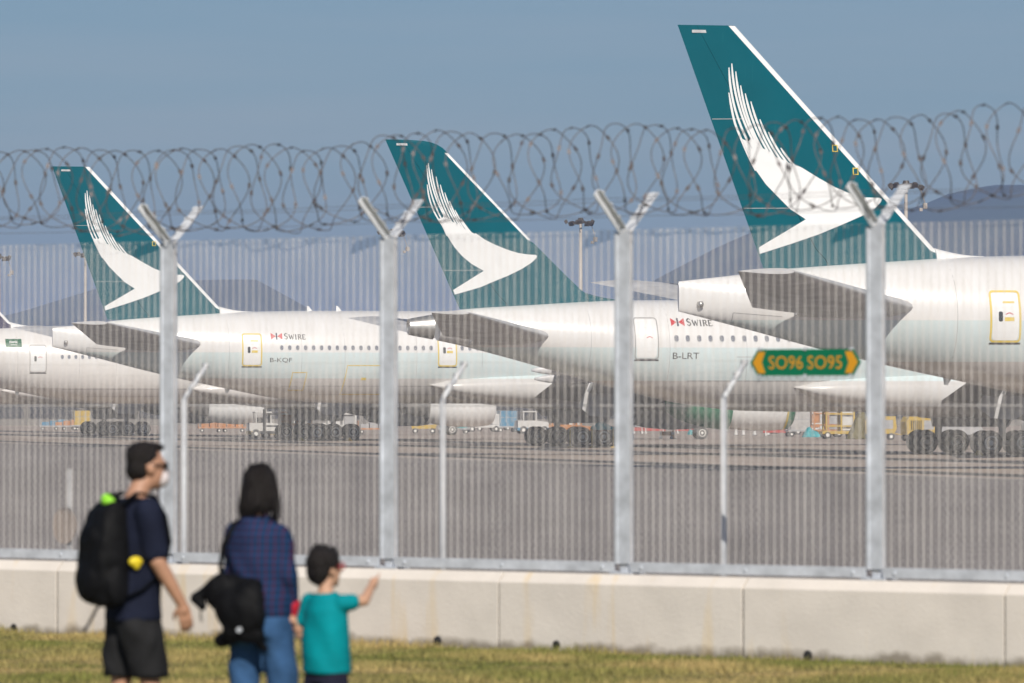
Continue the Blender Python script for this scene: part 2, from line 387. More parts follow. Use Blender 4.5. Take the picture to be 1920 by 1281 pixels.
# grass blades where the lawn is in view
g = np.random.default_rng(3); N = 150000
gx = g.uniform(-9.5, 9.5, N); gy = -0.15 - g.uniform(0, 1, N)**1.2*9.0
w = np.array([FA.x, FA.y]) + gx[:, None]*np.array([FD.x, FD.y]) + gy[:, None]*np.array([FN.x, FN.y])
w = w[(w[:, 1] > 36.5) & (w[:, 0] > -7) & (w[:, 0] < 7.5)]
N = len(w); h = g.uniform(0.02, 0.05, N)*(1+0.5*np.sin(w[:, 0]*2.1+np.sin(w[:, 1]*1.7)*2))
near = np.exp(-((gy[:N]*0 + ((w[:, 0]-FA.x)*FN.x + (w[:, 1]-FA.y)*FN.y) + 0.2)/0.12)**2); h = h*(1+0.9*near*g.uniform(0, 1, N))
an = g.uniform(0, 2*np.pi, N); bw = g.uniform(0.003, 0.006, N); lean = g.normal(0, 0.02, (N, 2))
base = np.column_stack([w, np.full(N, LAWN_Z-0.003)]); off = np.column_stack([np.cos(an)*bw, np.sin(an)*bw, np.zeros(N)])
tip = base + np.column_stack([lean, h]); v = np.stack([base-off, base+off, tip], 1).reshape(-1, 3)
go = link('grass', big_mesh('grass', v, np.arange(3*N).reshape(-1, 3), M['grass'])); go['kind'] = 'stuff'
tag(go, 'short dry yellow green grass in front of the concrete wall', 'grass')

# hills beyond the airfield
M['hill'] = mat('hillside_scrub', (0.055, 0.075, 0.045), 0.9, var=0.5, scale=0.006, spec=0.1)
def hill(name, ridge, depth, thick, seed):
    """ridge: (x, height) metres along the crest, built as rolling terrain with real depth"""
    f = lin(ridge); x0, x1 = ridge[0][0], ridge[-1][0]; nx, ny = 160, 36; vs = []; q = np.random.default_rng(seed)
    ph = q.uniform(0, 6.28, (8, 2)); fr = q.uniform(0.002, 0.014, 8)
    for j in range(ny+1):
        t = j/ny*2-1
        for i in range(nx+1):
            x = x0+(x1-x0)*i/nx; s = max(0, 1-abs(t)**1.4)
            n = sum(math.sin(x*fr[k]+ph[k, 0]+t*3*(k+1)*0.6)*math.cos(t*4+ph[k, 1]) for k in range(8))*3.2
            vs.append((x, depth+t*thick, max(-3, f(x)*s*(0.97+0.03*math.cos(t*9)) + n*s*min(1, f(x)/60) - 1)))
    fs = [(j*(nx+1)+i, j*(nx+1)+i+1, (j+1)*(nx+1)+i+1, (j+1)*(nx+1)+i) for j in range(ny) for i in range(nx)]
    mb = MB(); mb.add(vs, fs); return struct(mb.build(name, M['hill'], smooth=True))
hill('hill', [(-1400, 0), (-1000, 40), (-640, 88), (-520, 108), (-440, 126), (-390, 128), (-330, 130), (-270, 132), (-225, 110), (-190, 92), (-120, 70), (0, 45), (60, 20), (120, 0)], 6000, 900, 2)
hill('hill', [(20, 0), (80, 66), (105, 108), (150, 132), (190, 152), (240, 172), (330, 176), (370, 182), (400, 195), (440, 204), (480, 206), (620, 208), (900, 200), (1300, 150), (1800, 0)], 5200, 800, 5)

# the air: even haze in one closed box round everything
mh = bpy.data.materials.new('haze_air'); mh.use_nodes = True; t = mh.node_tree; t.nodes.clear()
ho = t.nodes.new('ShaderNodeOutputMaterial'); pv = t.nodes.new('ShaderNodeVolumePrincipled')
pv.inputs['Color'].default_value = (0.47, 0.62, 1.0, 1); pv.inputs['Density'].default_value = 0.00018; pv.inputs['Anisotropy'].default_value = 0.0
t.links.new(pv.outputs[0], ho.inputs['Volume'])
mb = MB(); mb.box(-15000, 15000, -7000, 17000, -1.5, 232)
hz = mb.build('haze', mh); hz['kind'] = 'stuff'; tag(hz, 'pale blue haze over the airfield and far hills', 'haze')

# ------------------------------------------------------------------ concrete wall under the fence
def concrete():
    m = mat('cast_concrete', (0.70, 0.645, 0.585), 0.85, var=0.07, scale=2.5, bump=0.25, bscale=60, spec=0.3)
    t = m.node_tree; b = t.nodes['Principled BSDF']; src = b.inputs['Base Color'].links[0].from_socket
    tc = t.nodes.new('ShaderNodeTexCoord')
    mp = t.nodes.new('ShaderNodeMapping'); mp.inputs['Scale'].default_value = (2.2, 1, 0.22); t.links.new(tc.outputs['Object'], mp.inputs['Vector'])
    n = t.nodes.new('ShaderNodeTexNoise'); n.inputs['Scale'].default_value = 2.4; n.inputs['Detail'].default_value = 5; t.links.new(mp.outputs[0], n.inputs['Vector'])
    r = t.nodes.new('ShaderNodeValToRGB'); r.color_ramp.elements[0].position = 0.57; r.color_ramp.elements[1].position = 0.72
    r.color_ramp.elements[0].color = (1, 1, 1, 1); r.color_ramp.elements[1].color = (1.0, 0.88, 0.66, 1); t.links.new(n.outputs['Fac'], r.inputs['Fac'])
    # damp dirt line along the foot of the wall
    sp = t.nodes.new('ShaderNodeSeparateXYZ'); t.links.new(tc.outputs['Object'], sp.inputs[0])
    n3 = t.nodes.new('ShaderNodeTexNoise'); n3.inputs['Scale'].default_value = 5; n3.inputs['Detail'].default_value = 6; t.links.new(tc.outputs['Object'], n3.inputs['Vector'])
    ad = t.nodes.new('ShaderNodeMath'); ad.operation = 'MULTIPLY_ADD'; ad.inputs[1].default_value = -0.22; t.links.new(n3.outputs['Fac'], ad.inputs[0]); t.links.new(sp.outputs['Z'], ad.inputs[2])
    r3 = t.nodes.new('ShaderNodeValToRGB'); r3.color_ramp.elements[0].position = 0.565; r3.color_ramp.elements[1].position = 0.64
    r3.color_ramp.elements[0].color = (0.42, 0.40, 0.36, 1); r3.color_ramp.elements[1].color = (1, 1, 1, 1); t.links.new(ad.outputs[0], r3.inputs['Fac'])
    o = src
    for rr in (r, r3):
        mx = t.nodes.new('ShaderNodeMixRGB'); mx.blend_type = 'MULTIPLY'; mx.inputs[0].default_value = 1
        t.links.new(o, mx.inputs[1]); t.links.new(rr.outputs[0], mx.inputs[2]); o = mx.outputs[0]
    t.links.new(o, b.inputs['Base Color']); return m
M['concrete'] = concrete()
wall = thing('concrete_wall', 'low beige concrete wall with chamfered top carrying the tall fence', 'wall', FA, FROT)
prof = [(-0.17, -0.3), (-0.17, 1.215), (-0.095, 1.295), (0.15, 1.295), (0.17, 1.275), (0.17, -0.3)]
for k in range(-6, 7):
    x0 = 1.30 + 2.5*k; mb = MB(); q = rng.uniform(-0.004, 0.004)
    mb.prism([(y+q, z) for y, z in prof], x0+0.009, x0+2.491, axis='x')
    me = mb.mesh('block', m=M['concrete']); bm = bmesh.new(); bm.from_mesh(me)
    bmesh.ops.bevel(bm, geom=list(bm.edges), offset=0.003, segments=1, affect='EDGES'); bm.to_mesh(me); bm.free()
    link('block', me, wall)
mb = MB(); mb.box(-13.8, 18.6, -0.158, 0.14, -0.25, 1.205); mb.box(-13.8, 18.6, -0.08, 0.14, 1.2051, 1.283); mb.build('joint_filler', M['dark'], wall)
for x, z in ((-4.22, 0.70), (0.65, 0.715), (1.91, 0.712), (4.44, 0.70), (7.1, 0.70)):
    mb = MB(); pr = []
    for rr, y in ((0.040, -0.178), (0.034, -0.182)):
        pr.append([(x+rr*math.cos(2*math.pi*j/16), y, z+rr*math.sin(2*math.pi*j/16)) for j in range(16)])
    pr.insert(0, [(x+0.040*math.cos(2*math.pi*j/16), -0.16, z+0.040*math.sin(2*math.pi*j/16)) for j in range(16)])
    mb.rings(pr); mb.build('drain_pipe', M['dark'], wall)

# ------------------------------------------------------------------ tall security fence, razor coil, sign
fence = thing('security_fence', 'tall grey anti-climb mesh fence with forked post tops on concrete wall', 'fence', FA, FROT)
Z0, Z1 = 1.36, 4.08
pm = MB(); pm.bbox(-0.04, 0.04, -0.04, 0.04, 1.30, 4.10, 0.008); post_me = pm.mesh('post', m=M['galv'])
cm = MB(); cm.bbox(-0.068, 0.068, -0.058, -0.046, 1.38, 4.06, 0.003); cm.box(-0.071, -0.047, -0.072, -0.055, 1.38, 4.06); clamp_me = cm.mesh('clamp_bar', m=M['galv'])
bmb = MB(); bmb.box(-0.11, 0.11, -0.09, 0.11, 1.297, 1.312); bmb.prism([(0.04, 1.312), (0.10, 1.312), (0.04, 1.40)], -0.006, 0.006); plate_me = bmb.mesh('base_plate', m=M['galv'])
def arm_mesh(sgn):
    mb = MB(); d = Vector((0, sgn*0.37, 0.33)); u = d.normalized(); n = Vector((0, -u.z*sgn, abs(u.y)))
    o = Vector((0, 0, 4.06)); X = Vector((1, 0, 0))
    # angle-iron: a wide flange and a narrow flange, cut ends
    hw_ = 0.05 if sgn > 0 else 0.026
    for a0, a1, b0, b1 in ((-hw_, hw_, 0.0, 0.010), (-hw_, -hw_+0.01, -0.05, 0.0)):
        vs = [o + u*t*d.length + X*a + n*b for t in (0, 1) for a in (a0, a1) for b in (b0, b1)]
        mb.add(vs, [(0,1,3,2),(4,6,7,5),(0,4,5,1),(2,3,7,6),(0,2,6,4),(1,5,7,3)])
    for t in (0.35, 0.65, 0.93):                       # wire cleats
        c = o + u*t*d.length
        mb.add([c + X*a + u*b*0.012 + n*e for a in (-hw_-0.006, hw_+0.006) for b in (-1, 1) for e in (0.008, 0.020)], [(0,1,3,2),(4,6,7,5),(0,4,5,1),(2,3,7,6),(0,2,6,4),(1,5,7,3)])
    return mb.mesh('arm', m=M['white_post'])
arm_a, arm_b = arm_mesh(-1), arm_mesh(1)
PX = [2.5*k for k in range(-4, 6)]
for x in PX:
    p = link('post', post_me, fence, loc=(x, 0, 0))
    link('arm', arm_a, p); link('arm', arm_b, p); link('clamp_bar', clamp_me, p); link('base_plate', plate_me, p)
def wires(x0, x1, y, pitch_v, pitch_h, z0, z1, r, rv):
    V = []; Fq = []
    def bar(a, b, r):
        a = np.array(a, float); b = np.array(b, float); d = b-a
        u = np.array((0, 1, 0)) ; w_ = np.cross(d/np.linalg.norm(d), u)
        o = len(V)
        for c in (a, b):
            for e in range(4): V.append(c + r*(u*math.cos(e*math.pi/2) + w_*math.sin(e*math.pi/2)))
        for e in range(4): Fq.append((o+e, o+(e+1) % 4, o+4+(e+1) % 4, o+4+e))
    n = int(round((x1-x0)/pitch_v))
    for i in range(n+1):
        x = x0+(x1-x0)*i/n; s = 0.0022*math.sin(i*2.3+x0); bar((x+s, y, z0), (x-s, y, z1), rv)
    n = int((z1-z0)/pitch_h)
    for i in range(n+1):
        z = z0+(z1-z0)*i/n; bar((x0, y+2*r*0.9, z), (x1, y+2*r*0.9, z), r)
    return np.array(V), np.array(Fq)
v, f = wires(0.0, 2.5, -0.043, 0.0762, 0.0127, Z0, Z1, 0.0011, 0.0031)
panel_me = big_mesh('mesh_panel', v, f, M['wire'])
rail = MB(); rail.bbox(0.082, 2.418, -0.068, -0.050, 1.315, 1.395, 0.004); rail.box(0.082, 2.418, -0.05, 0.0, 1.312, 1.322); rail_me = rail.mesh('base_rail', m=M['galv'])
bolt = MB(); bolt.tube((0, -0.080, 0), (0, -0.066, 0), 0.012, n=6); bolt_me = bolt.mesh('bolt', m=M['galv'])
for x in PX[:-1]:
    link('mesh_panel', panel_me, fence, loc=(x, 0, 0), kind='stuff')
    rl = link('base_rail', rail_me, fence, loc=(x, 0, 0))
    for bx in (0.2, 1.25, 2.3): link('bolt', bolt_me, rl, loc=(bx, 0, 1.355))

# razor wire: adjacent loops clipped together alternately, so the coil opens in diamonds
coil = thing('razor_wire_coil', 'rusty grey razor wire coil stretched along the forked fence tops', 'razor wire', FA, FROT)
mb = MB(); barb = MB(); p_ = 0.205; q = np.random.default_rng(11); n0 = int(-10/p_); n1 = int(12.5/p_)
pts = []; JR = q.normal(0, 0.014, n1-n0+2); JZ = q.normal(0, 0.012, n1-n0+2); JX = q.normal(0, 0.06, n1-n0+2)
for n in range(n0, n1):
    for i in range(48):
        th = 2*math.pi*i/48; tt = i/48; k = n-n0
        jr, jz, jx = (J[k]*(1-tt)+J[k+1]*tt for J in (JR, JZ, JX)); ph = n+tt
        rr = 0.355+jr+0.012*math.sin(2*th+ph*0.7); jz += 0.03*math.sin(ph*0.23)+0.02*math.sin(ph*0.61+1)
        off = 0.085*math.cos(3*th+0.35)*math.cos(math.pi*ph)
        pts.append((ph*p_+off+jx, rr*math.cos(th-math.pi/2), 4.535+jz+0.06*max(0, ph*p_-1)/6+rr*math.sin(th-math.pi/2)))
mb.path(pts, 0.0043, n=5); mb.build('coil', M['razor'], coil, smooth=True)
for i in range(3, len(pts)-1, 7):                     # blade clusters
    c = Vector(pts[i]); d = (Vector(pts[i+1])-c).normalized(); u = d.orthogonal().normalized()
    for s in (-1, 1):
        barb.add([c+u*s*0.003-d*0.012, c+u*s*0.003+d*0.012, c+u*s*0.013+d*0.030, c+u*s*0.013-d*0.030], [(0, 1, 2, 3)])
bo = barb.build('blade', M['razor'], coil); bo['kind'] = 'stuff'
for z, y in ((4.33, 0.28), (4.33, -0.28), (4.20, 0.12)):
    mb = MB(); pt = [(x*0.5, y+0.004*math.sin(x), z-0.012*math.sin(math.pi*((x*0.5) % 2.5)/2.5)) for x in range(-20, 26)]
    mb.path(pt, 0.0025, n=4); mb.build('tension_wire', M['razor'], coil)

# sign on the mesh
c0 = Vector((0, 0, 0)); xL, xR, zc = 3.80, 4.88, 3.0
sg = thing('stand_number_sign', 'green hexagonal sign with amber stand numbers and arrows on the fence mesh', 'sign', FA, FROT)
xm = (xL+xR)/2; hh = 0.105
mb = MB(); mb.prism([(xL, zc), (xL+0.075, zc+hh), (xm-0.003, zc+hh), (xm-0.003, zc-hh), (xL+0.075, zc-hh)], -0.072, -0.066); mb.build('plate', M['sign_green'], sg)
mb = MB(); mb.prism([(xR, zc), (xR-0.075, zc-hh), (xm+0.003, zc-hh), (xm+0.003, zc+hh), (xR-0.075, zc+hh)], -0.072, -0.066); mb.build('plate', M['sign_green'], sg)
for s, xa in ((1, xL), (-1, xR)):
    pts2 = [(xa+s*0.028, zc), (xa+s*0.085, zc+0.085), (xa+s*0.15, zc+0.085), (xa+s*0.115, zc), (xa+s*0.15, zc-0.085), (xa+s*0.085, zc-0.085)]
    mb = MB(); mb.prism(pts2, -0.0755, -0.0725); mb.build('arrow', M['sign_amber'], sg)
for s, xa in (('SO96', xL+0.185), ('SO95', xm+0.025)):
    v, f = text2d(s, 1.0, 0.0); a0 = min(p[0] for p in v); a1 = max(p[0] for p in v); b0 = min(p[1] for p in v); b1 = max(p[1] for p in v)
    mb = MB(); mb.add([(xa+(a-a0)/(a1-a0)*0.335, -0.0750, zc-0.052+(b-b0)/(b1-b0)*0.104) for a, b in v], f); mb.build('lettering', M['sign_amber'], sg)
for xa in (xL+0.095, xm, xR-0.095):
    for s in (-1, 1):
        mb = MB(); mb.box(xa-0.014, xa+0.014, -0.078, -0.050, zc+s*hh-0.010, zc+s*hh+0.012); mb.build('clip', M['galv'], sg)

# ------------------------------------------------------------------ chain-link fence behind, bent post tops
cl = thing('chain_link_fence', 'lower chain-link fence with slim bent-top posts behind the tall fence', 'fence', FA + FN*1.1, FROT)
CP = [-12.36, -9.36, -6.36, -3.36, -0.36, 2.65, 5.66, 8.67, 11.67]
mb = MB(); mb.tube((0, 0, 0), (0, 0, 2.72), 0.026, n=12); cp_me = mb.mesh('post', True, M['white_post'])
mb = MB(); mb.path([(0, 0, 2.70), (0, 0.01, 2.73), (0, 0.30, 3.02)], 0.022, n=10)
for t in (0.3, 0.62, 0.95): mb.box(-0.03, 0.03, 0.30*t-0.012, 0.30*t+0.012, 2.72+0.30*t-0.01, 2.72+0.30*t+0.034)
ca_me = mb.mesh('arm', True, M['white_post'])
for x in CP: p = link('post', cp_me, cl, loc=(x, 0, 0)); link('arm', ca_me, p)
def chain(x0, x1, z0, z1, cell, r):
    V = []; Fq = []; n = int((x1-x0)/cell); rows = int((z1-z0)/(cell/2))
    for i in range(n+1):                              # each wire zigzags and hooks its neighbours
        o = len(V)
        for k in range(rows+1):
            x = x0+i*cell+(cell*0.53 if k % 2 else -0.03*cell); z = z0+k*cell/2; y = 0.004 if k % 2 else -0.004
            for e in range(3): V.append((x+r*math.cos(e*2.094), y+r*math.sin(e*2.094), z))
        for k in range(rows):
            for e in range(3): Fq.append((o+k*3+e, o+k*3+(e+1) % 3, o+k*3+3+(e+1) % 3, o+k*3+3+e))
    return np.array(V), np.array(Fq)
v, f = chain(0, 3.0, 0.05, 2.70, 0.07, 0.0026)
chain_me = big_mesh('mesh_panel', v, f, M['chain_wire'])
for x in CP[:-1]: link('mesh_panel', chain_me, cl, loc=(x, 0.03, 0), kind='stuff')
for t in (0.3, 0.62, 0.95):
    mb = MB(); mb.path([(x*0.75, 0.30*t, 2.745+0.30*t-0.006*math.sin(x)) for x in range(-17, 17)], 0.0018, n=4); mb.build('barbed_wire', M['wire'], cl)
mb = MB(); mb.tube((-12.36, 0.03, 2.66), (11.67, 0.03, 2.66), 0.006, n=6); mb.build('tension_wire', M['wire'], cl)

mp_ = thing('marker_post', 'slim grey post with a pale round disc behind the left fence bay', 'post', FA + FD*(-5.62) + FN*2.0, FROT)
mb = MB(); mb.tube((0, 0, 0), (0, 0, 2.06), 0.028, n=12); mb.tube((0, 0, 2.06), (0, 0, 2.08), 0.03, 0.012, 12); mb.build('post', M['gse_grey'], mp_, smooth=True)
mb = MB(); mb.rings([[(-0.02+0.15*math.cos(2*math.pi*j/28), y, 1.55+0.17*math.sin(2*math.pi*j/28)) for j in range(28)] for y in (-0.05, -0.035)]); mb.build('disc', mat('beige_disc', (0.46, 0.36, 0.30), 0.6), mp_)
# ------------------------------------------------------------------ airliners (local X forward from the tail tip, Y left, Z up)
def naca(c):
    c = min(max(c, 0.0), 1.0)
    return max(0.0, 5*(0.2969*math.sqrt(c)-0.126*c-0.3516*c*c+0.2843*c**3-0.1036*c**4))      # 1.0 thick: half thickness, peak 0.5
SPEC = {
 'b777': dict(L=73.6,
   top=[(0,7.85),(2.6,8.15),(4.8,8.42),(6.7,8.58),(9.2,8.76),(12.1,8.93),(15.2,9.03),(18,9.07),(22,9.08),(61,9.08),(66,8.85),(69,8.2),(71.5,7.05),(73,5.95),(73.6,5.2)],
   bot=[(0,6.61),(3,5.87),(6.1,5.08),(9.2,4.37),(11.9,3.82),(15.2,3.20),(18.2,2.93),(21.5,2.86),(61,2.86),(66,2.95),(69,3.25),(71.5,3.75),(73,4.45),(73.6,5.0)],
   hw=[(0,0.10),(1,0.36),(3,0.85),(5,1.30),(7,1.70),(9.2,2.08),(12,2.52),(15.2,2.87),(18.2,3.04),(21.5,3.1),(61,3.1),(66,2.95),(69,2.45),(71.5,1.7),(73,0.75),(73.6,0.1)],
   LE=[(7.6,12.9),(8.93,12.1),(9.03,11.45),(18.51,2.45)], TE=[(7.6,4.0),(18.51,-0.03)], fz=(7.6,18.51), ft=0.085, strip=(7.6,18.5,0.31),
   stab=[(0.6,10.6,2.4,6.62,1.2),(1.9,9.75,2.6,6.75,1.0),(10.75,1.6,-0.77,8.03,0.26)],
   wing=[(2.0,50,32.4,3.2,1.7),(3.1,49,32.4,3.35,1.6),(10,43.3,32.0,4.45,1.15),(20,35.3,28.9,5.5,0.65),(32.2,25.8,23.9,6.9,0.22)],
   fair=(25.0,52.5,2.35,5.3,3.5), gear=(36.0,5.5,(-1.45,0,1.45),0.66), eng=(47.8,9.7,2.92,1.86,5.3), wz=6.56, wx=14.85, wp=0.533, wn=40, ws=(0.13,0.18)),
 'a350': dict(L=66.6,
   top=[(0,7.39),(1.03,7.58),(3.1,7.92),(7,8.2),(10,8.38),(12,8.45),(14.5,8.47),(18,8.47),(56,8.47),(60,8.2),(63,7.4),(65.5,6.1),(66.6,5.0)],
   bot=[(0,6.53),(2.5,6.05),(5.2,5.39),(8.4,4.53),(12.4,3.46),(16,2.72),(19,2.43),(22,2.38),(56,2.38),(60,2.5),(63,2.95),(65.5,3.9),(66.6,4.8)],
   hw=[(0,0.40),(1.1,0.62),(3,1.1),(5,1.55),(8,2.12),(12,2.62),(16,2.88),(20,2.98),(56,2.98),(60,2.75),(63,2.1),(65.5,1.0),(66.6,0.1)],
   LE=[(7.2,11.6),(8.45,10.9),(8.6,10.3),(8.85,9.85),(9.83,8.79),(11.7,6.84),(16.35,2.22),(16.62,1.93),(16.80,1.62),(16.93,1.25),(17.0,0.85),(17.05,-0.1)], TE=[(7.2,3.2),(17.05,-1.27)], fz=(7.2,17.05), ft=0.085, strip=(11.7,16.35,0.22),
   stab=[(0.6,8.2,1.3,6.25,1.1),(1.9,7.4,1.45,6.45,0.9),(9.4,0.97,-1.1,7.57,0.22)],
   wing=[(2.0,46,29.6,2.9,1.7),(3.0,45,29.6,3.05,1.6),(9.5,39.5,28.9,4.1,1.1),(20,31.2,26.0,5.3,0.6),(28,25,22.6,6.5,0.3),(32,21.3,20.3,8.0,0.15)],
   fair=(21.0,48,1.95,4.9,3.45), gear=(32.0,5.3,(-0.93,0.93),0.69), eng=(45,9.9,2.7,1.75,4.9), wz=6.35, wx=14.27, wp=0.635, wn=30, ws=(0.135,0.20)),
}
BODY777 = dict(outer=[(2.16,15.72),(2.25,15.22),(2.42,14.48),(2.69,13.82),(2.99,13.15),(3.34,12.49),(3.77,11.91),(4.3,11.38),(4.82,10.88),(5.48,10.47)],
  tail=[(3.49,9.29),(3.53,9.02)], low=[(4.82,9.43),(6.05,9.85),(7.1,10.28),(7.98,10.66),(8.51,10.96),(8.77,11.21),(8.83,11.34),(8.73,11.4)],
  up=[(7.98,11.41),(7.36,11.58),(6.75,11.82),(6.05,12.19),(5.35,12.6),(4.95,12.8)],
  tips=[(2.16,15.72),(2.16,16.76),(2.28,16.93),(2.45,16.6),(2.66,16.02),(2.86,15.69),(3.1,15.36),(3.49,14.62),(3.86,14.1),(4.39,13.44)],
  ends=[(3.02,13.22),(3.00,13.69),(3.14,13.85),(3.36,13.66),(3.60,13.42),(3.86,13.33),(4.18,13.06),(4.46,12.96),(4.80,12.80),(5.2,12.66)])
BODY350 = dict(outer=[(1.03,14.64),(1.11,14.1),(1.33,13.38),(1.63,12.81),(1.92,12.38),(2.15,11.88),(2.52,11.3),(2.96,10.8),(3.49,10.37),(4.16,10.0)],
  tail=[(2.5,8.96),(2.59,8.71)], low=[(3.26,8.9),(4.01,9.12),(4.75,9.44),(5.5,9.74),(6.25,10.1),(6.84,10.47),(7.11,10.72),(7.14,10.82),(7.08,10.88)],
  up=[(6.62,10.9),(6.1,10.97),(5.5,11.14),(4.75,11.43),(4.23,11.68),(3.71,12.03)],
  tips=[(1.03,14.64),(1.01,15.68),(1.09,15.79),(1.26,15.46),(1.52,15.07),(1.75,14.64),(2.0,14.21),(2.26,13.76),(2.56,13.28),(2.89,12.82)],
  ends=[(1.90,12.41),(1.84,12.80),(1.98,13.0),(2.16,12.85),(2.40,12.66),(2.66,12.55),(2.92,12.38),(3.16,12.22),(3.42,12.10),(3.66,12.0)])

_wheel = {}
def wheel_meshes(r):
    if r not in _wheel:
        w = 0.25; n = 28
        def turn(prof): return [[(rr*math.cos(2*math.pi*j/n), y, rr*math.sin(2*math.pi*j/n)) for j in range(n)] for y, rr in prof]
        a = MB(); a.rings(turn([(-w*0.8, r*0.50), (-w, r*0.62), (-w, r*0.86), (-w*0.72, r*0.97), (0, r), (w*0.72, r*0.97), (w, r*0.86), (w, r*0.62), (w*0.8, r*0.50)]))
        b = MB(); b.rings(turn([(-w*0.95, r*0.44), (-w*1.02, r*0.55), (-w*0.86, r*0.58), (w*0.86, r*0.58), (w*1.02, r*0.55), (w*0.95, r*0.44)]), cap=False)
        b.rings(turn([(-w*0.72, r*0.46), (-w*0.62, r*0.30)]), cap=False); b.rings(turn([(-w*1.0, r*0.10), (-w*1.0, r*0.20), (-w*0.6, r*0.26), (w*0.6, r*0.26)]))
        _wheel[r] = (a.mesh('tyre', True, M['rubber']), b.mesh('rim', True, M['rim']))
    return _wheel[r]
def wheel(parent, loc, r):
    t, q = wheel_meshes(r); o = link('wheel', t, parent, loc=loc); link('rim', q, o); return o

def panel(name, secs, m, parent, c0=0.0, c1=1.0, sgn=1, n=14):
    """lifting surface through sections (y, xLE, xTE, z, thick); chord window c0..c1"""
    mb = MB(); rs = []
    for y, le, te, z, th in secs:
        ch = le-te; ring = []
        cs = [c0+(c1-c0)*(0.5-0.5*math.cos(math.pi*i/n)) for i in range(n+1)]
        for c in cs: ring.append((le-c*ch, sgn*y, z+naca(c)*th+0.001))
        for c in cs[::-1]: ring.append((le-c*ch, sgn*y, z-naca(c)*th*0.8-0.001))
        rs.append(ring)
    mb.rings(rs); return mb.build(name, m, parent, angle=35)

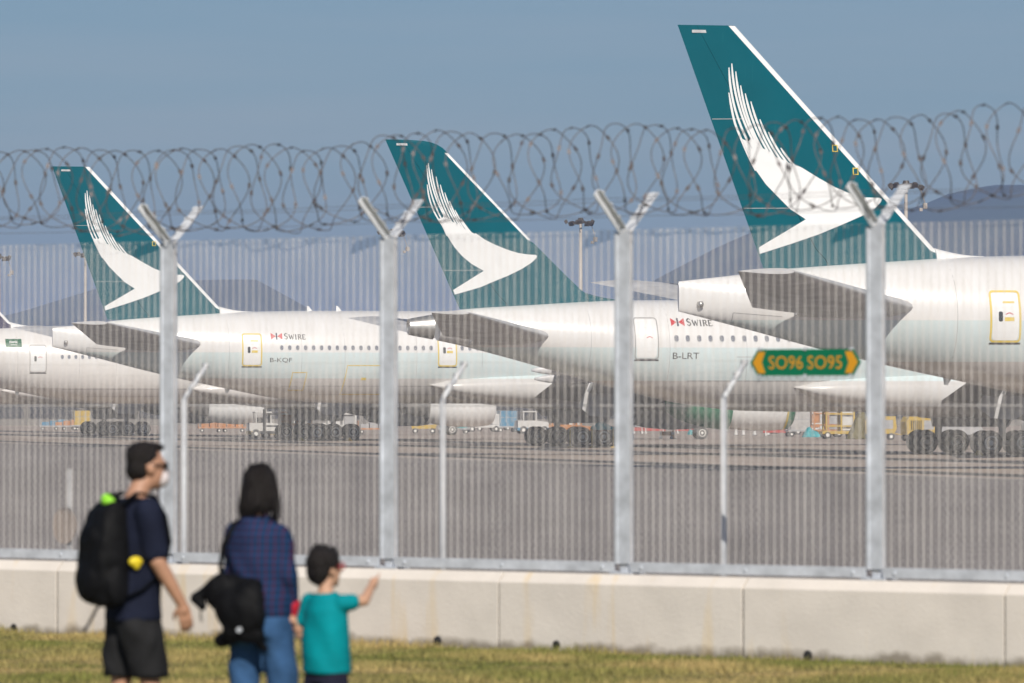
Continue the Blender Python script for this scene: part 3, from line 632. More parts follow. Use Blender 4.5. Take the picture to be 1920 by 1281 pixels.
def airliner(kind, label, tail, paint, finm, reg=None, logo=None, band=True, emblem=True, door_line='yellow_line', doors=(13.68,), flag=False, windows=True, nw=None, covers=None, lettering=None, group='parked airliners'):
    S = SPEC[kind]
    root = thing('airliner', label, 'airliner', (tail[0], tail[1], 0), YAW, group)
    top, bot, hw = pchip(*zip(*S['top'])), pchip(*zip(*S['bot'])), pchip(*zip(*S['hw']))
    def skin(x, z, off=0.006):
        t, b = top(x), bot(x); zc, hb = (t+b)/2, (t-b)/2
        q = max(-1, min(1, (z-zc)/hb)); return (x, -hw(x)*math.sqrt(max(0, 1-q*q))-off, z)
    # fuselage
    xs = sorted(set(list(np.linspace(0, 24, 60)) + list(np.linspace(24, S['L']-14, 12)) + list(np.linspace(S['L']-14, S['L'], 24))))
    nose_cut = 1.35 if kind == 'a350' else 0.0
    rs = []
    for x in xs:
        if x < nose_cut: continue
        t, b, a = top(x), bot(x), hw(x)
        rs.append([(x, a*math.cos(2*math.pi*j/72), (t+b)/2+(t-b)/2*math.sin(2*math.pi*j/72)) for j in range(72)])
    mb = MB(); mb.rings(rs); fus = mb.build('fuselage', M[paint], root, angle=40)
    if kind == 'a350':                                   # bare metal exhaust of the auxiliary power unit
        mb = MB(); rs = []
        for x in (1.345, 0.9, 0.5, 0.2, 0.02):
            t, b, a = top(x), bot(x), hw(x); k = 1.0
            rs.append([(x, a*k*math.cos(2*math.pi*j/40), (t+b)/2+(t-b)/2*math.sin(2*math.pi*j/40)) for j in range(40)])
        t, b, a = top(0), bot(0), hw(0)
        for x, k in ((0.0, 0.94), (0.04, 0.86), (0.9, 0.7)):
            rs.append([(x, a*k*math.cos(2*math.pi*j/40), (t+b)/2+(t-b)/2*k*math.sin(2*math.pi*j/40)) for j in range(40)])
        mb.rings(rs, cap=False); ap = mb.build('exhaust_nozzle', M['alu'], root, angle=40)
        mb = MB(); mb.rings([[(x, a*0.68*math.cos(2*math.pi*j/24), (t+b)/2+(t-b)/2*0.68*math.sin(2*math.pi*j/24)) for j in range(24)] for x in (0.85, 0.86)]); mb.build('exhaust_hole', M['dark'], ap)
    else:
        mb = MB(); mb.tube((0.9, -0.36, 6.9), (0.75, -0.42, 6.9), 0.14, 0.12, 14); mb.build('exhaust_nozzle', M['alu'], root, smooth=True)
    # tail seam, access panel lines
    def seam(pts, w=0.03):
        mb = MB(); vs = []
        for i, (x, z) in enumerate(pts):
            a = pts[max(i-1, 0)]; b = pts[min(i+1, len(pts)-1)]; l = math.dist(a, b); nx, nz = -(b[1]-a[1])/l*w/2, (b[0]-a[0])/l*w/2
            vs += [skin(x+nx, z+nz, 0.005), skin(x-nx, z-nz, 0.005)]
        mb.add(vs, [(2*i, 2*i+1, 2*i+3, 2*i+2) for i in range(len(pts)-1)]); return mb.build('panel_seam', M['seam'], fus)
    if kind == 'b777':
        seam([(2.2+0.25*i, 6.55+0.0*i-0.02*i) for i in range(9)]); seam([(2.2, 6.15+0.1*i) for i in range(5)])
        seam([(3.0+0.3*i, 7.98-0.0*i) for i in range(3)])
        for xx in (11.4, 16.2, 19.1, 24): seam([(xx, bot(xx)+0.5+(top(xx)-bot(xx)-1.0)*i/14) for i in range(15)], 0.02)
    if kind == 'a350':
        for xx in (9.6, 13.9, 18.2, 22.6): seam([(xx, bot(xx)+0.5+(top(xx)-bot(xx)-1.0)*i/14) for i in range(15)], 0.02)
        seam([(17.6+0.5*i, 5.35) for i in range(9)], 0.03)
    for xx in (28.5, 33.0): seam([(xx, bot(xx)+2.4+(top(xx)-bot(xx)-2.9)*i/10) for i in range(11)], 0.02)
    seam([(15+0.8*i, (4.02 if kind == 'b777' else 4.05)) for i in range(30)], 0.045)
    seam([(17+0.8*i, (3.45 if kind == 'b777' else 3.3)) for i in range(26)], 0.03)
    # fin: box, leading edge strip, rudder
    le, te = lin(S['LE']), lin(S['TE']); z0, z1 = S['fz']
    zs = sorted(set(list(np.linspace(z0, z1-0.8, 26)) + list(np.linspace(z1-0.8, z1, 14)) + [S['strip'][0], S['strip'][1]]))
    def fy(x, z):
        ch = le(z)-te(z); c = (le(z)-x)/max(ch, 0.2); return naca(c)*ch*S['ft']
    def strip_c(z):
        a, b, w = S['strip']
        return w/max(le(z)-te(z), 0.3) if a <= z <= b else 0.004
    def fin_piece(name, ca, cb, m, parent, zlo=None, zhi=None, out=0.0):
        mb = MB(); rs = []
        for z in zs:
            if zlo is not None and (z < zlo-1e-6 or z > zhi+1e-6): continue
            ch = le(z)-te(z); a, b = ca(z), cb(z); ring = []
            cs = [a+(b-a)*(0.5-0.5*math.cos(math.pi*i/12)) for i in range(13)]
            for c in cs: ring.append((le(z)-c*ch+(out if c < 0.001 else 0), naca(c)*ch*S['ft']+0.002+out*0.3, z))
            for c in cs[::-1]: ring.append((le(z)-c*ch+(out if c < 0.001 else 0), -naca(c)*ch*S['ft']-0.002-out*0.3, z))
            rs.append(ring)
        mb.rings(rs); return mb.build(name, m, parent, angle=35)
    fin = fin_piece('fin', strip_c, lambda z: 0.675, M[finm], root)
    fin_piece('leading_edge', lambda z: 0.0, lambda z: strip_c(z)-0.0005, M['white_paint'], fin, S['strip'][0], S['strip'][1], 0.0)
    fin_piece('rudder', lambda z: 0.679, lambda z: 1.0, M[finm], fin, 8.3 if kind == 'b777' else 7.9, 99)
    fs0 = lambda x, z: (x, -fy(x, z)-0.006, z)
    for zz in ((10.9, 14.6) if kind == 'b777' else (10.0, 13.4)):          # rudder split lines
        xa, xb = te(zz)+0.05, le(zz)-0.68*(le(zz)-te(zz))
        decal('panel_seam', [[(xa, zz), (xb, zz+0.02), (xb, zz+0.05), (xa, zz+0.03)]], fs0, M['seam'], fin)
    mb = MB(); mb.box(te(z1)+0.6, te(z1)+1.5, -0.09, -0.06, z1-0.32, z1-0.20); 
    mb.build('tip_placard', M['wing_grey'], fin)
    if logo:
        fs = lambda x, z: (x, -fy(x, z)-0.012, z)
        def body():
            o = logo['outer']; e = logo['ends']
            return o[3:] + logo['tail'] + logo['low'] + logo['up'] + [e[9], e[8], e[7], e[6], e[5], e[4], e[3], e[2], e[1]]
        decal('emblem', [body()], fs, M['white_paint'], fin, 0.45)
        # brush strokes that feather out upward
        o = logo['outer']; fo = pchip([-p[1] for p in o], [p[0] for p in o])
        for k, (tp, en) in enumerate(zip(logo['tips'], logo['ends'])):
            en2 = (en[0]+0.16, en[1]-0.30) if k else o[5]
            if k == 0: line = [(fo(-z)+0.0, z) for z in np.linspace(tp[1], en2[1], 16)]
            else:
                bend = 0.125-0.006*k
                line = []
                for i in range(15):
                    s = i/14; x = tp[0]+(en2[0]-tp[0])*s; z = tp[1]+(en2[1]-tp[1])*s
                    dx, dz = en2[0]-tp[0], en2[1]-tp[1]; l = math.hypot(dx, dz); bb = 4*s*(1-s)*bend*l*0.55
                    line.append((x+dz/l*bb, z-dx/l*bb))
            mb = MB(); vs = []; wmax = 0.092 if kind == 'b777' else 0.080
            for i, (x, z) in enumerate(line):
                a = line[max(i-1, 0)]; b = line[min(i+1, len(line)-1)]; l = math.dist(a, b); ww = wmax/2*min(1, 0.45+i*0.25)
                nx, nz = -(b[1]-a[1])/l*ww, (b[0]-a[0])/l*ww
                vs += [fs(x+nx, z+nz), fs(x-nx, z-nz)]
            mb.add(vs, [(2*i, 2*i+1, 2*i+3, 2*i+2) for i in range(len(line)-1)])
            mb.build('brush_stroke', M['white_paint'], fin)
        if kind == 'b777':                              # yellow placards near the leading edge
            for zz in (13.3, 12.35):
                x = le(zz)-0.75
                outline('placard', [(x, zz), (x+0.26, zz), (x+0.26, zz+0.3), (x, zz+0.3)], 0.06, fs, M['yellow_line'], fin)
    # fin fillet where it meets the crown
    mb = MB(); rs = []
    for i in range(9):
        t = i/8; x = S['LE'][1][1] - 0.9 + 2.2*t; h = 0.42*(1-t)**1.8; z = top(x)
        rs.append([(x, 0.42*(1-t*0.7)*math.cos(a), z-0.12+ (h+0.14)*max(0, math.sin(a))) for a in np.linspace(0, math.pi, 11)])
    mb.rings(rs); mb.build('dorsal_fillet', M['white_paint'] if kind == 'b777' else M[finm], root, angle=40)
    # tailplanes
    for s in (-1, 1):
        tp = panel('tailplane', S['stab'], M['wing_grey'], root, 0.0, 0.72, s)
        panel('elevator', [(y+0.05, a, b, z, t) for y, a, b, z, t in S['stab'][1:]], M['wing_grey'], tp, 0.723, 1.0, s)
    # belly fairing, wings, flaps, engines
    x0, x1, fb, ft_, fw = S['fair']; mb = MB(); rs = []
    for i in range(25):
        t = i/24; k = math.sin(math.pi*t)**0.45 if 0 < t < 1 else 0.02; x = x0+(x1-x0)*t; zc = (fb+ft_)/2+0.3*(1-k)
        rs.append([(x, fw*(0.80+0.20*k)*math.copysign(abs(math.cos(a))**0.7, math.cos(a))*(1 if k > 0.1 else 0.9), zc+(ft_-fb)/2*k*math.copysign(abs(math.sin(a))**0.8, math.sin(a))) for a in [2*math.pi*j/40 for j in range(40)]])
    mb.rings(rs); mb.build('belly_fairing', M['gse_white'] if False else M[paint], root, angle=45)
    for s in (-1, 1):
        wg = panel('wing', S['wing'], M['wing_grey'], root, 0.0, 0.80, s)
        fl = [(y, a, b-0.35, z-0.10, t) for y, a, b, z, t in S['wing'][1:3]]
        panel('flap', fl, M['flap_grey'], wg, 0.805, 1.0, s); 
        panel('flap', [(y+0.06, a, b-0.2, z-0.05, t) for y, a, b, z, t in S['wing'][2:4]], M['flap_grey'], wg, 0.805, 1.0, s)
        panel('aileron', [(y+0.06, a, b, z, t) for y, a, b, z, t in S['wing'][3:]], M['wing_grey'], wg, 0.805, 1.0, s)
        for yy in (15.0, 20.0):                     # flap-track fairings
            wl = lin([(w_[0], w_[2]) for w_ in S['wing']]); wzf = lin([(w_[0], w_[3]) for w_ in S['wing']])
            mb = MB(); rs = []
            for i in range(13):
                t = i/12; k = math.sin(math.pi*min(max(t, 0.02), 0.98))**0.6
                rs.append([(wl(yy)+2.6-4.2*t, s*yy+0.24*k*math.cos(a), wzf(yy)-0.42-0.1*t+0.36*k*math.sin(a)) for a in [2*math.pi*j/14 for j in range(14)]])
            mb.rings(rs); mb.build('flap_fairing', M['wing_grey'], wg, smooth=True)
        ex, ey, ez, er, el = S['eng']
        mb = MB(); mb.lathe([(-el, er*0.80), (-el*0.8, er*0.93), (-el*0.5, er), (-el*0.2, er*0.99), (-0.25, er*0.93), (0, er*0.84), (-0.08, er*0.79), (-0.9, er*0.82), (-1.3, er*0.82)], (ex, s*ey, ez), 40)
        en = mb.build('engine', M['white_paint'], root, angle=50)
        mb = MB(); mb.lathe([(-1.28, er*0.82), (-1.3, er*0.25), (-0.8, 0.02)], (ex, s*ey, ez), 32); mb.build('fan', M['dark'], en, smooth=True)
        mb = MB(); mb.lathe([(-el+0.3, er*0.62), (-el-1.2, er*0.50), (-el-1.9, er*0.40), (-el-1.85, er*0.33), (-el-1.2, er*0.33), (-el-3.0, 0.03)], (ex, s*ey, ez), 32); mb.build('exhaust_nozzle', M['alu'], en, smooth=True)
        mb = MB(); mb.lathe([(-el+0.02, er*0.80), (-el+0.35, er*0.55)], (ex, s*ey, ez), 32); mb.build('duct', M['dark'], en)
        mb = MB(); zt = lin([(w_[0], w_[3]) for w_ in S['wing']])(ey)
        mb.prism([(ex-1.0, ez+er*0.95), (ex-5.0, zt+0.25), (ex-9.5, zt-0.25), (ex-el-1.5, ez+0.7), (ex-el+0.3, ez+er*0.75)], s*ey-0.28, s*ey+0.28); mb.build('pylon', M['wing_grey'], en)
        if covers and s == -1:
            mb = MB(); mb.lathe([(-el+0.9, er*0.98), (-el+0.2, er*0.93), (-el-0.6, er*0.88), (-el-1.6, er*0.74), (-el-2.6, er*0.55), (-el-3.1, er*0.34), (-el-3.3, 0.02)], (ex, s*ey, ez), 40); mb.build('exhaust_cover', M[covers], en, smooth=True)
            mb = MB(); mb.lathe([(-0.5, er*0.975), (-0.2, er*0.945), (0.03, er*0.84), (0.05, er*0.4), (0.04, 0.02)], (ex, s*ey, ez), 40); ic = mb.build('inlet_cover', M[covers], en, smooth=True)
            mb = MB(); mb.lathe([(-0.62, er*0.985), (-0.5, er*0.985)], (ex, s*ey, ez), 40); mb.build('strap', M['yellow_line'], ic)
        if lettering and s == -1:
            def cowl(x, z, off=0.02):
                r = lin([(ex-el, er*0.80), (ex-el*0.8, er*0.93), (ex-el*0.5, er), (ex-el*0.2, er*0.99), (ex, er*0.84)])(x); return (x, -ey-math.sqrt(max(0, r*r-(z-ez)**2))-off, z)
            decal_text('lettering', lettering[0], ex-3.6, ez+0.75, 0.36, 0.85, cowl, M['red'], en)
            decal_text('lettering', lettering[1], ex-2.5, ez+0.75, 0.36, 1.25, cowl, M['tarp_teal'], en)
        # main gear
        gx, gy, ax, gr = S['gear']; g = link('landing_gear', MB().tube((gx, s*gy, gr+0.1), (gx+0.1, s*(gy-0.3), 4.0), 0.19, 0.24, 14).tube((gx+ax[0]-0.2, s*gy, gr), (gx+ax[-1]+0.2, s*gy, gr), 0.14, n=12).tube((gx+0.1, s*gy, 1.5), (gx+2.6, s*(gy-1.2), 3.6), 0.09, n=10).mesh('landing_gear', True, M['gse_grey']), root)
        for a in ax:
            for o in (-0.62, 0.62): wheel(g, (gx+a, s*gy+o, gr), gr)
            mb = MB(); mb.tube((gx+a, s*gy-0.62, gr), (gx+a, s*gy+0.62, gr), 0.08, n=10); mb.build('axle', M['gse_grey'], g, smooth=True)
        mb = MB(); dz = lin([(w_[0], w_[3]) for w_ in S['wing']])(gy)
        mb.prism([(gx-1.3, dz-0.1), (gx+1.5, dz-0.05), (gx+1.2, 2.35), (gx+0.5, 1.95), (gx-0.9, 2.05), (gx-1.7, 2.7)], s*(gy+0.55), s*(gy+0.62)); mb.build('gear_door', M['wing_grey'], g)
        mb = MB(); mb.prism([(gx-2.0, 3.0), (gx+2.0, 3.0), (gx+1.8, 1.55), (gx-1.7, 1.55)], s*1.3, s*1.38); mb.build('gear_door', M['flap_grey'], g)
    # nose gear
    nx = S['L']-5.7
    g = link('nose_gear', MB().tube((nx, 0, 0.6), (nx-0.2, 0, 3.1), 0.12, n=12).mesh('nose_gear', True, M['gse_grey']), root)
    for o in (-0.36, 0.36): wheel(g, (nx, o, 0.53), 0.53)
    # cabin windows
    if windows:
        pl = rrect(-S['ws'][0], S['ws'][0], -S['ws'][1], S['ws'][1], S['ws'][0]*0.95, 4)
        wm = MB(); n = len(pl); wm.add([(a*0.8, -0.003, b*0.84) for a, b in pl], [tuple(range(n))]); pane_me = wm.mesh('pane', m=M['window'])
        wf = MB(); wf.add([(a, 0.002, b) for a, b in pl]+[(a*0.8, -0.006, b*0.84) for a, b in pl], [(i, (i+1) % n, n+(i+1) % n, n+i) for i in range(n)]); frame_me = wf.mesh('window', m=M['wing_grey'])
        for i in range(nw or S['wn']):
            x = S['wx']+i*S['wp']
            if any(abs(x-dx) < 0.95 for dx in doors): continue
            p = skin(x, S['wz'], 0.008); qq = skin(x+0.3, S['wz'], 0.008); up = skin(x, S['wz']+0.15, 0.008)
            o = link('window', frame_me, fus, loc=p, rot=(math.atan2(-(up[1]-p[1]), 0.15)*-1.0*-1.0, 0, math.atan2(qq[1]-p[1], 0.3)))
            # glazing is part of the window's own mesh pair
            link('pane', pane_me, fus, loc=p, rot=o.rotation_euler)
    # doors
    for dx in doors:
        zb, zt = (5.42, 7.42) if kind == 'b777' else (5.3, 7.4)
        pl = rrect(dx-0.55, dx+0.55, zb, zt, 0.16)
        dm = decal('door', [pl], lambda x, z: skin(x, z, 0.010), M['white_paint'], root, 0.3)
        outline('outline', rrect(dx-0.66, dx+0.66, zb-0.09, zt+0.09, 0.18), 0.085 if door_line == 'yellow_line' else 0.05, lambda x, z: skin(x, z, 0.014), M[door_line], dm)
        decal('sill', [[(dx-0.66, zb-0.17), (dx+0.66, zb-0.17), (dx+0.66, zb-0.095), (dx-0.66, zb-0.095)]], lambda x, z: skin(x, z, 0.016), M['ink'], dm)
        if kind == 'b777': decal('porthole', [rrect(dx-0.30, dx-0.12, zb+0.78, zb+1.2, 0.07)], lambda x, z: skin(x, z, 0.016), M['glass'], dm)
        if door_line == 'yellow_line':
            decal('placard', [[(dx-0.05, zb+0.80), (dx+0.36, zb+0.80), (dx+0.36, zb+0.96), (dx-0.05, zb+0.96)]], lambda x, z: skin(x, z, 0.016), M['yellow_line'], dm)
            decal('placard', [[(dx-0.10, zb+1.55), (dx+0.40, zb+1.55), (dx+0.40, zb+1.63), (dx-0.10, zb+1.63)]], lambda x, z: skin(x, z, 0.016), M['yellow_line'], dm)
        decal('handle', [[(dx+0.0, zb+1.06), (dx+0.16, zb+1.13), (dx+0.32, zb+1.06), (dx+0.32, zb+1.10), (dx+0.16, zb+1.17), (dx, zb+1.10)]], lambda x, z: skin(x, z, 0.016), M['red'], dm)
    s1 = lambda x, z: skin(x, z, 0.012)
    if emblem:                                           # house flag and name above the windows
        ex_, ez_ = (14.17, 7.10) if kind == 'b777' else (14.06, 7.02); hgt = 0.44
        decal('flag_emblem', [[(ex_, ez_+hgt), (ex_, ez_), (ex_+0.33, ez_+hgt/2)]], s1, M['red'], fus)
        decal('flag_emblem', [[(ex_+0.76, ez_), (ex_+0.76, ez_+hgt), (ex_+0.43, ez_+hgt/2)]], s1, M['red'], fus)
        decal('flag_emblem', [[(ex_+0.33, ez_), (ex_+0.43, ez_), (ex_+0.43, ez_+hgt), (ex_+0.33, ez_+hgt)]], lambda x, z: skin(x, z, 0.016), M['navy_ink'], fus)
        # name in roman capitals: hairlines, stems and serifs
        def strokes(lines, x, z, w, h):
            for (a, b, c, d, t) in lines:
                p0 = (x+a*w, z+b*h); p1 = (x+c*w, z+d*h); l = math.dist(p0, p1) or 1; nx_, nz_ = -(p1[1]-p0[1])/l*t/2, (p1[0]-p0[0])/l*t/2
                decal('lettering', [[(p0[0]+nx_, p0[1]+nz_), (p0[0]-nx_, p0[1]-nz_), (p1[0]-nx_, p1[1]-nz_), (p1[0]+nx_, p1[1]+nz_)]], s1, M['ink'], fus)
        T, H = 0.070, 0.038
        gl = {'S': [(0.9,0.82,0.55,1,H),(0.55,1,0.15,0.8,T),(0.15,0.8,0.2,0.58,T),(0.2,0.58,0.8,0.42,T),(0.8,0.42,0.85,0.2,T),(0.85,0.2,0.45,0,T),(0.45,0,0.1,0.18,H)],
              'W': [(0.05,1,0.3,0,T),(0.3,0,0.5,0.9,H),(0.5,0.9,0.72,0,T),(0.72,0,0.95,1,H),(0,1,0.18,1,H),(0.85,1,1.03,1,H)],
              'I': [(0.5,0,0.5,1,T),(0.2,1,0.8,1,H),(0.2,0,0.8,0,H)],
              'R': [(0.2,0,0.2,1,T),(0.05,1,0.6,1,H),(0.6,1,0.85,0.76,T),(0.85,0.76,0.6,0.5,T),(0.6,0.5,0.2,0.5,H),(0.5,0.5,0.95,0,T),(0.05,0,0.35,0,H)],
              'E': [(0.2,0,0.2,1,T),(0.05,1,0.85,1,H),(0.2,0.5,0.7,0.5,H),(0.05,0,0.9,0,H),(0.85,1,0.85,0.82,H),(0.9,0,0.9,0.2,H)]}
        xx = ex_+0.88
        for ch, w_, h_ in (('S',0.27,0.40),('W',0.36,0.31),('I',0.14,0.31),('R',0.26,0.31),('E',0.24,0.31)):
            strokes(gl[ch], xx, ez_+0.02, w_, h_); xx += w_+0.045
    if reg:
        decal_text('registration', reg, 14.08 if kind == 'b777' else 14.06, 5.55 if kind == 'b777' else 5.24, 0.34, 1.46, s1, M['ink'], fus)
    if flag:
        f_ = decal('flag', [[(10.5, 7.32), (11.75, 7.32), (11.75, 7.97), (10.5, 7.97)]], s1, M['flag_green'], root)
        for i in range(7):
            x = 10.8+i*0.09; decal('script', [[(x, 7.66+0.03*math.sin(i*2)), (x+0.07, 7.66), (x+0.06, 7.80+0.03*math.sin(i*3)), (x+0.01, 7.80)]], lambda x, z: skin(x, z, 0.018), M['white_paint'], f_)
        decal('script', [[(10.9, 7.48), (11.35, 7.50), (11.35, 7.53), (10.9, 7.52)]], lambda x, z: skin(x, z, 0.018), M['white_paint'], f_)
    if kind == 'b777' and door_line == 'yellow_line':     # cargo and bulk hatch outlines
        for q_ in ([(15.6, 4.95), (16.6, 4.95), (16.5, 3.72), (15.5, 3.72)], [(19.25, 5.42), (22.45, 5.42), (22.35, 3.45), (19.0, 3.45)]):
            h = decal('cargo_hatch', [[(a, b) for a, b in q_]], lambda x, z: skin(x, z, 0.004), M[paint], root)
            outline('outline', q_, 0.06, lambda x, z: skin(x, z, 0.010), M['yellow_line'], h)
        decal('placard', [[(20.25, 4.42), (20.6, 4.42), (20.6, 4.58), (20.25, 4.58)]], s1, M['yellow_line'], fus)
        for a in (17.2, 19.2):                             # blade aerials on the crown
            mb = MB(); mb.prism([(a, top(a)-0.05), (a+0.4, top(a)-0.05), (a+0.12, top(a)+0.30), (a-0.0, top(a)+0.32)], -0.03, 0.03); mb.build('antenna', M['white_paint'], root)
    if kind == 'b777':                                    # little drain mast and tail skid
        mb = MB(); mb.prism([(11.6, bot(11.6)+0.1), (12.0, bot(12)+0.1), (11.8, bot(11.8)-0.28), (11.66, bot(11.7)-0.28)], -0.04, 0.04); mb.build('tail_skid', M['alu'], root)
    return root

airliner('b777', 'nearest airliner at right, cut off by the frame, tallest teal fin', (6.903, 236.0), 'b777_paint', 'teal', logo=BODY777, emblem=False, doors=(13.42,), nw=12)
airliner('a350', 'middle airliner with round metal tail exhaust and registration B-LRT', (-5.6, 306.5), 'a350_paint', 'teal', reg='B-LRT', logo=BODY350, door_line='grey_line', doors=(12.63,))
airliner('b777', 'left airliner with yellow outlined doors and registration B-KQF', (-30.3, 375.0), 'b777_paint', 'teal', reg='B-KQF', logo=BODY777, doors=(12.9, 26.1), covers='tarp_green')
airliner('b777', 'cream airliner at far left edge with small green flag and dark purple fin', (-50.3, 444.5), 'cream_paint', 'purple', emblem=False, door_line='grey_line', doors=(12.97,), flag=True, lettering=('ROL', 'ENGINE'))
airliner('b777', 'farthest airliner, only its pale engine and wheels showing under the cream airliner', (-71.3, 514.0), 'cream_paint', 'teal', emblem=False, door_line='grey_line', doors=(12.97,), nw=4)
# ------------------------------------------------------------------ far terminal and light masts
M['terminal_wall'] = mat('terminal_cladding', (0.20, 0.185, 0.17), 0.7, var=0.15, scale=0.2)
M['terminal_glass'] = mat('terminal_glazing', (0.05, 0.05, 0.055), 0.25, var=0.2, scale=0.3, coat=0.4)
tm = thing('terminal_building', 'long low dark terminal building beyond the parked airliners', 'building', (0, 800, 0), R(-6))
MB().box(-150, 190, 0, 40, 0, 8.4).build('wall', M['terminal_wall'], tm)
mb = MB(); mb.box(-153, 193, -3, 43, 8.405, 9.0); mb.build('roof', M['gse_grey'], tm)
wp = MB(); wp.box(0, 7.4, -0.12, -0.003, 1.0, 7.2); wpm = wp.mesh('window', m=M['terminal_glass'])
wf = MB(); wf.box(-0.3, -0.02, -0.3, -0.003, 0, 8.0); wfm = wf.mesh('mullion', m=M['terminal_wall'])
for i in range(42):
    link('window', wpm, tm, loc=(-149+8*i, 0, 0)); link('mullion', wfm, tm, loc=(-149+8*i, 0, 0))

M['mast_steel'] = mat('mast_steel', (0.42, 0.38, 0.34), 0.5, var=0.1, scale=1)
M['lamp_dark'] = mat('lamp_housing', (0.075, 0.06, 0.045), 0.5, var=0.3, scale=3)
def mast(x, y, h, label):
    t = thing('floodlight_mast', label, 'light mast', (x, y, 0), rng.uniform(0, 1), 'apron floodlight masts')
    MB().tube((0, 0, 0), (0, 0, h), 0.42, 0.20, 16).build('pole', M['mast_steel'], t, smooth=True)
    mb = MB()
    mb.path([(1.3*math.cos(a), 1.3*math.sin(a), h-0.2) for a in np.linspace(0, 2*math.pi, 25)], 0.08, n=6)
    for a in np.linspace(0, 2*math.pi, 7)[:-1]: mb.tube((0, 0, h+0.2), (1.3*math.cos(a), 1.3*math.sin(a), h-0.2), 0.05, n=6)
    mb.tube((0, 0, h), (0, 0, h+0.5), 0.5, 0.35, 12)
    hd = mb.build('head_frame', M['lamp_dark'], t)
    lm = MB(); lm.bbox(-0.30, 0.30, -0.16, 0.16, -0.30, 0.22, 0.05); lm.prism([(-0.34, 0.2), (0.34, 0.2), (0.42, -0.36), (-0.42, -0.36)], 0.16, 0.26)
    me = lm.mesh('floodlight', m=M['lamp_dark'])
    for k in range(9):
        a = 2*math.pi*k/9+0.3; rr = 1.75 if k % 3 else 2.15
        link('floodlight', me, t, loc=(rr*math.cos(a), rr*math.sin(a), h-0.25+0.25*(k % 2)), rot=(R(-35), 0, a-math.pi/2))
    mb = MB(); mb.tube((1.7, -0.6, h-0.6), (2.2, -0.9, h-2.3), 0.05, n=6); mb.bbox(1.95, 2.45, -1.15, -0.7, h-3.0, h-2.3, 0.05); mb.bbox(1.5, 1.9, -1.0, -0.6, h-3.3, h-2.9, 0.05); mb.build('winch_box', M['mast_steel'], t)
    return t
mast(10.13, 838, 30, 'slender light mast standing right of the middle fin')
mast(48.50, 700, 30, 'light mast with dark lamp cluster beside the tallest fin')
mast(-76.12, 1015, 30, 'thin distant light mast left of the left fin')
mast(-18.69, 890, 30, 'light mast mostly hidden behind the second forked fence post')
mast(-86.58, 960, 28, 'light mast just entering at the left edge')

# ------------------------------------------------------------------ ground equipment
def cyl_wheel(parent, x, y, r, w=0.12):
    n = 16; mb = MB(); mb.rings([[(x+rr*math.cos(2*math.pi*j/n), yy, r+rr*math.sin(2*math.pi*j/n)) for j in range(n)] for yy, rr in ((y-w, r*0.8), (y-w*0.8, r), (y+w*0.8, r), (y+w, r*0.8))])
    o = mb.build('wheel', M['rubber'], parent, angle=40)
    mb = MB(); mb.rings([[(x+rr*math.cos(2*math.pi*j/n), yy, r+rr*math.sin(2*math.pi*j/n)) for j in range(n)] for yy, rr in ((y-w*1.05, r*0.45), (y+w*1.05, r*0.45))]); mb.build('rim', M['rim'], o)
GS = 'ground equipment under the airliners'
def wheels4(t, L_, W, r=0.3):
    for x in (-L_, L_):
        for y in (-W, W): cyl_wheel(t, x, y, r)
def uld(x, y, label, m='cont', rz=0.2):
    t = thing('cargo_container', label, 'container', (x, y, 0), rz, GS)
    mb = MB(); mb.prism([(-0.85, 0.62), (0.62, 0.62), (1.0, 1.0), (1.0, 2.22), (-0.85, 2.22)], -0.75, 0.75); b = mb.build('shell', M[m], t)
    for xx in (-0.82, -0.2, 0.42, 0.94): mb = MB(); mb.box(xx-0.03, xx+0.03, -0.775, -0.752, 1.0, 2.2); mb.build('rib', M['gse_grey'], b)
    mb = MB(); mb.box(-0.85, 1.0, -0.775, -0.752, 1.50, 1.56); mb.build('rib', M['gse_grey'], b)
    mb = MB(); mb.bbox(-1.1, 1.1, -0.8, 0.8, 0.46, 0.61, 0.02); mb.tube((1.1, 0, 0.5), (1.9, 0, 0.4), 0.04, n=8); mb.build('dolly', M['gse_grey'], t)
    wheels4(t, 0.8, 0.66, 0.22); return t
def tug(x, y, label, body, trim, rz=0.0, cab=True):
    t = thing('tow_tractor', label, 'tractor', (x, y, 0), rz, GS)
    mb = MB(); mb.prism([(-1.6, 0.45), (1.7, 0.45), (1.75, 0.8), (1.55, 1.15), (0.2, 1.3), (-1.6, 1.3)], -0.85, 0.85); b = mb.build('body', M[body], t)
    mb = MB(); mb.box(-1.66, 1.78, -0.88, 0.88, 0.32, 0.60); mb.build('skirt', M[trim], b)
    if cab:
        mb = MB(); mb.bbox(-1.1, 0.35, -0.75, 0.75, 2.12, 2.24, 0.04); c = mb.build('cab_roof', M[body], t)
        for xx, yy in ((-1.0, -0.68), (-1.0, 0.68), (0.25, -0.68), (0.25, 0.68)): mb = MB(); mb.box(xx-0.05, xx+0.05, yy-0.05, yy+0.05, 1.30, 2.12); mb.build('pillar', M[body], c)
        mb = MB(); mb.box(0.20, 0.23, -0.62, 0.62, 1.31, 2.10); mb.build('windscreen', M['glass'], c)
    mb = MB(); mb.bbox(-0.9, -0.3, -0.5, 0.5, 1.31, 1.75, 0.06); mb.build('seat', M['rubber'], t)
    wheels4(t, 1.05, 0.78, 0.38); return t
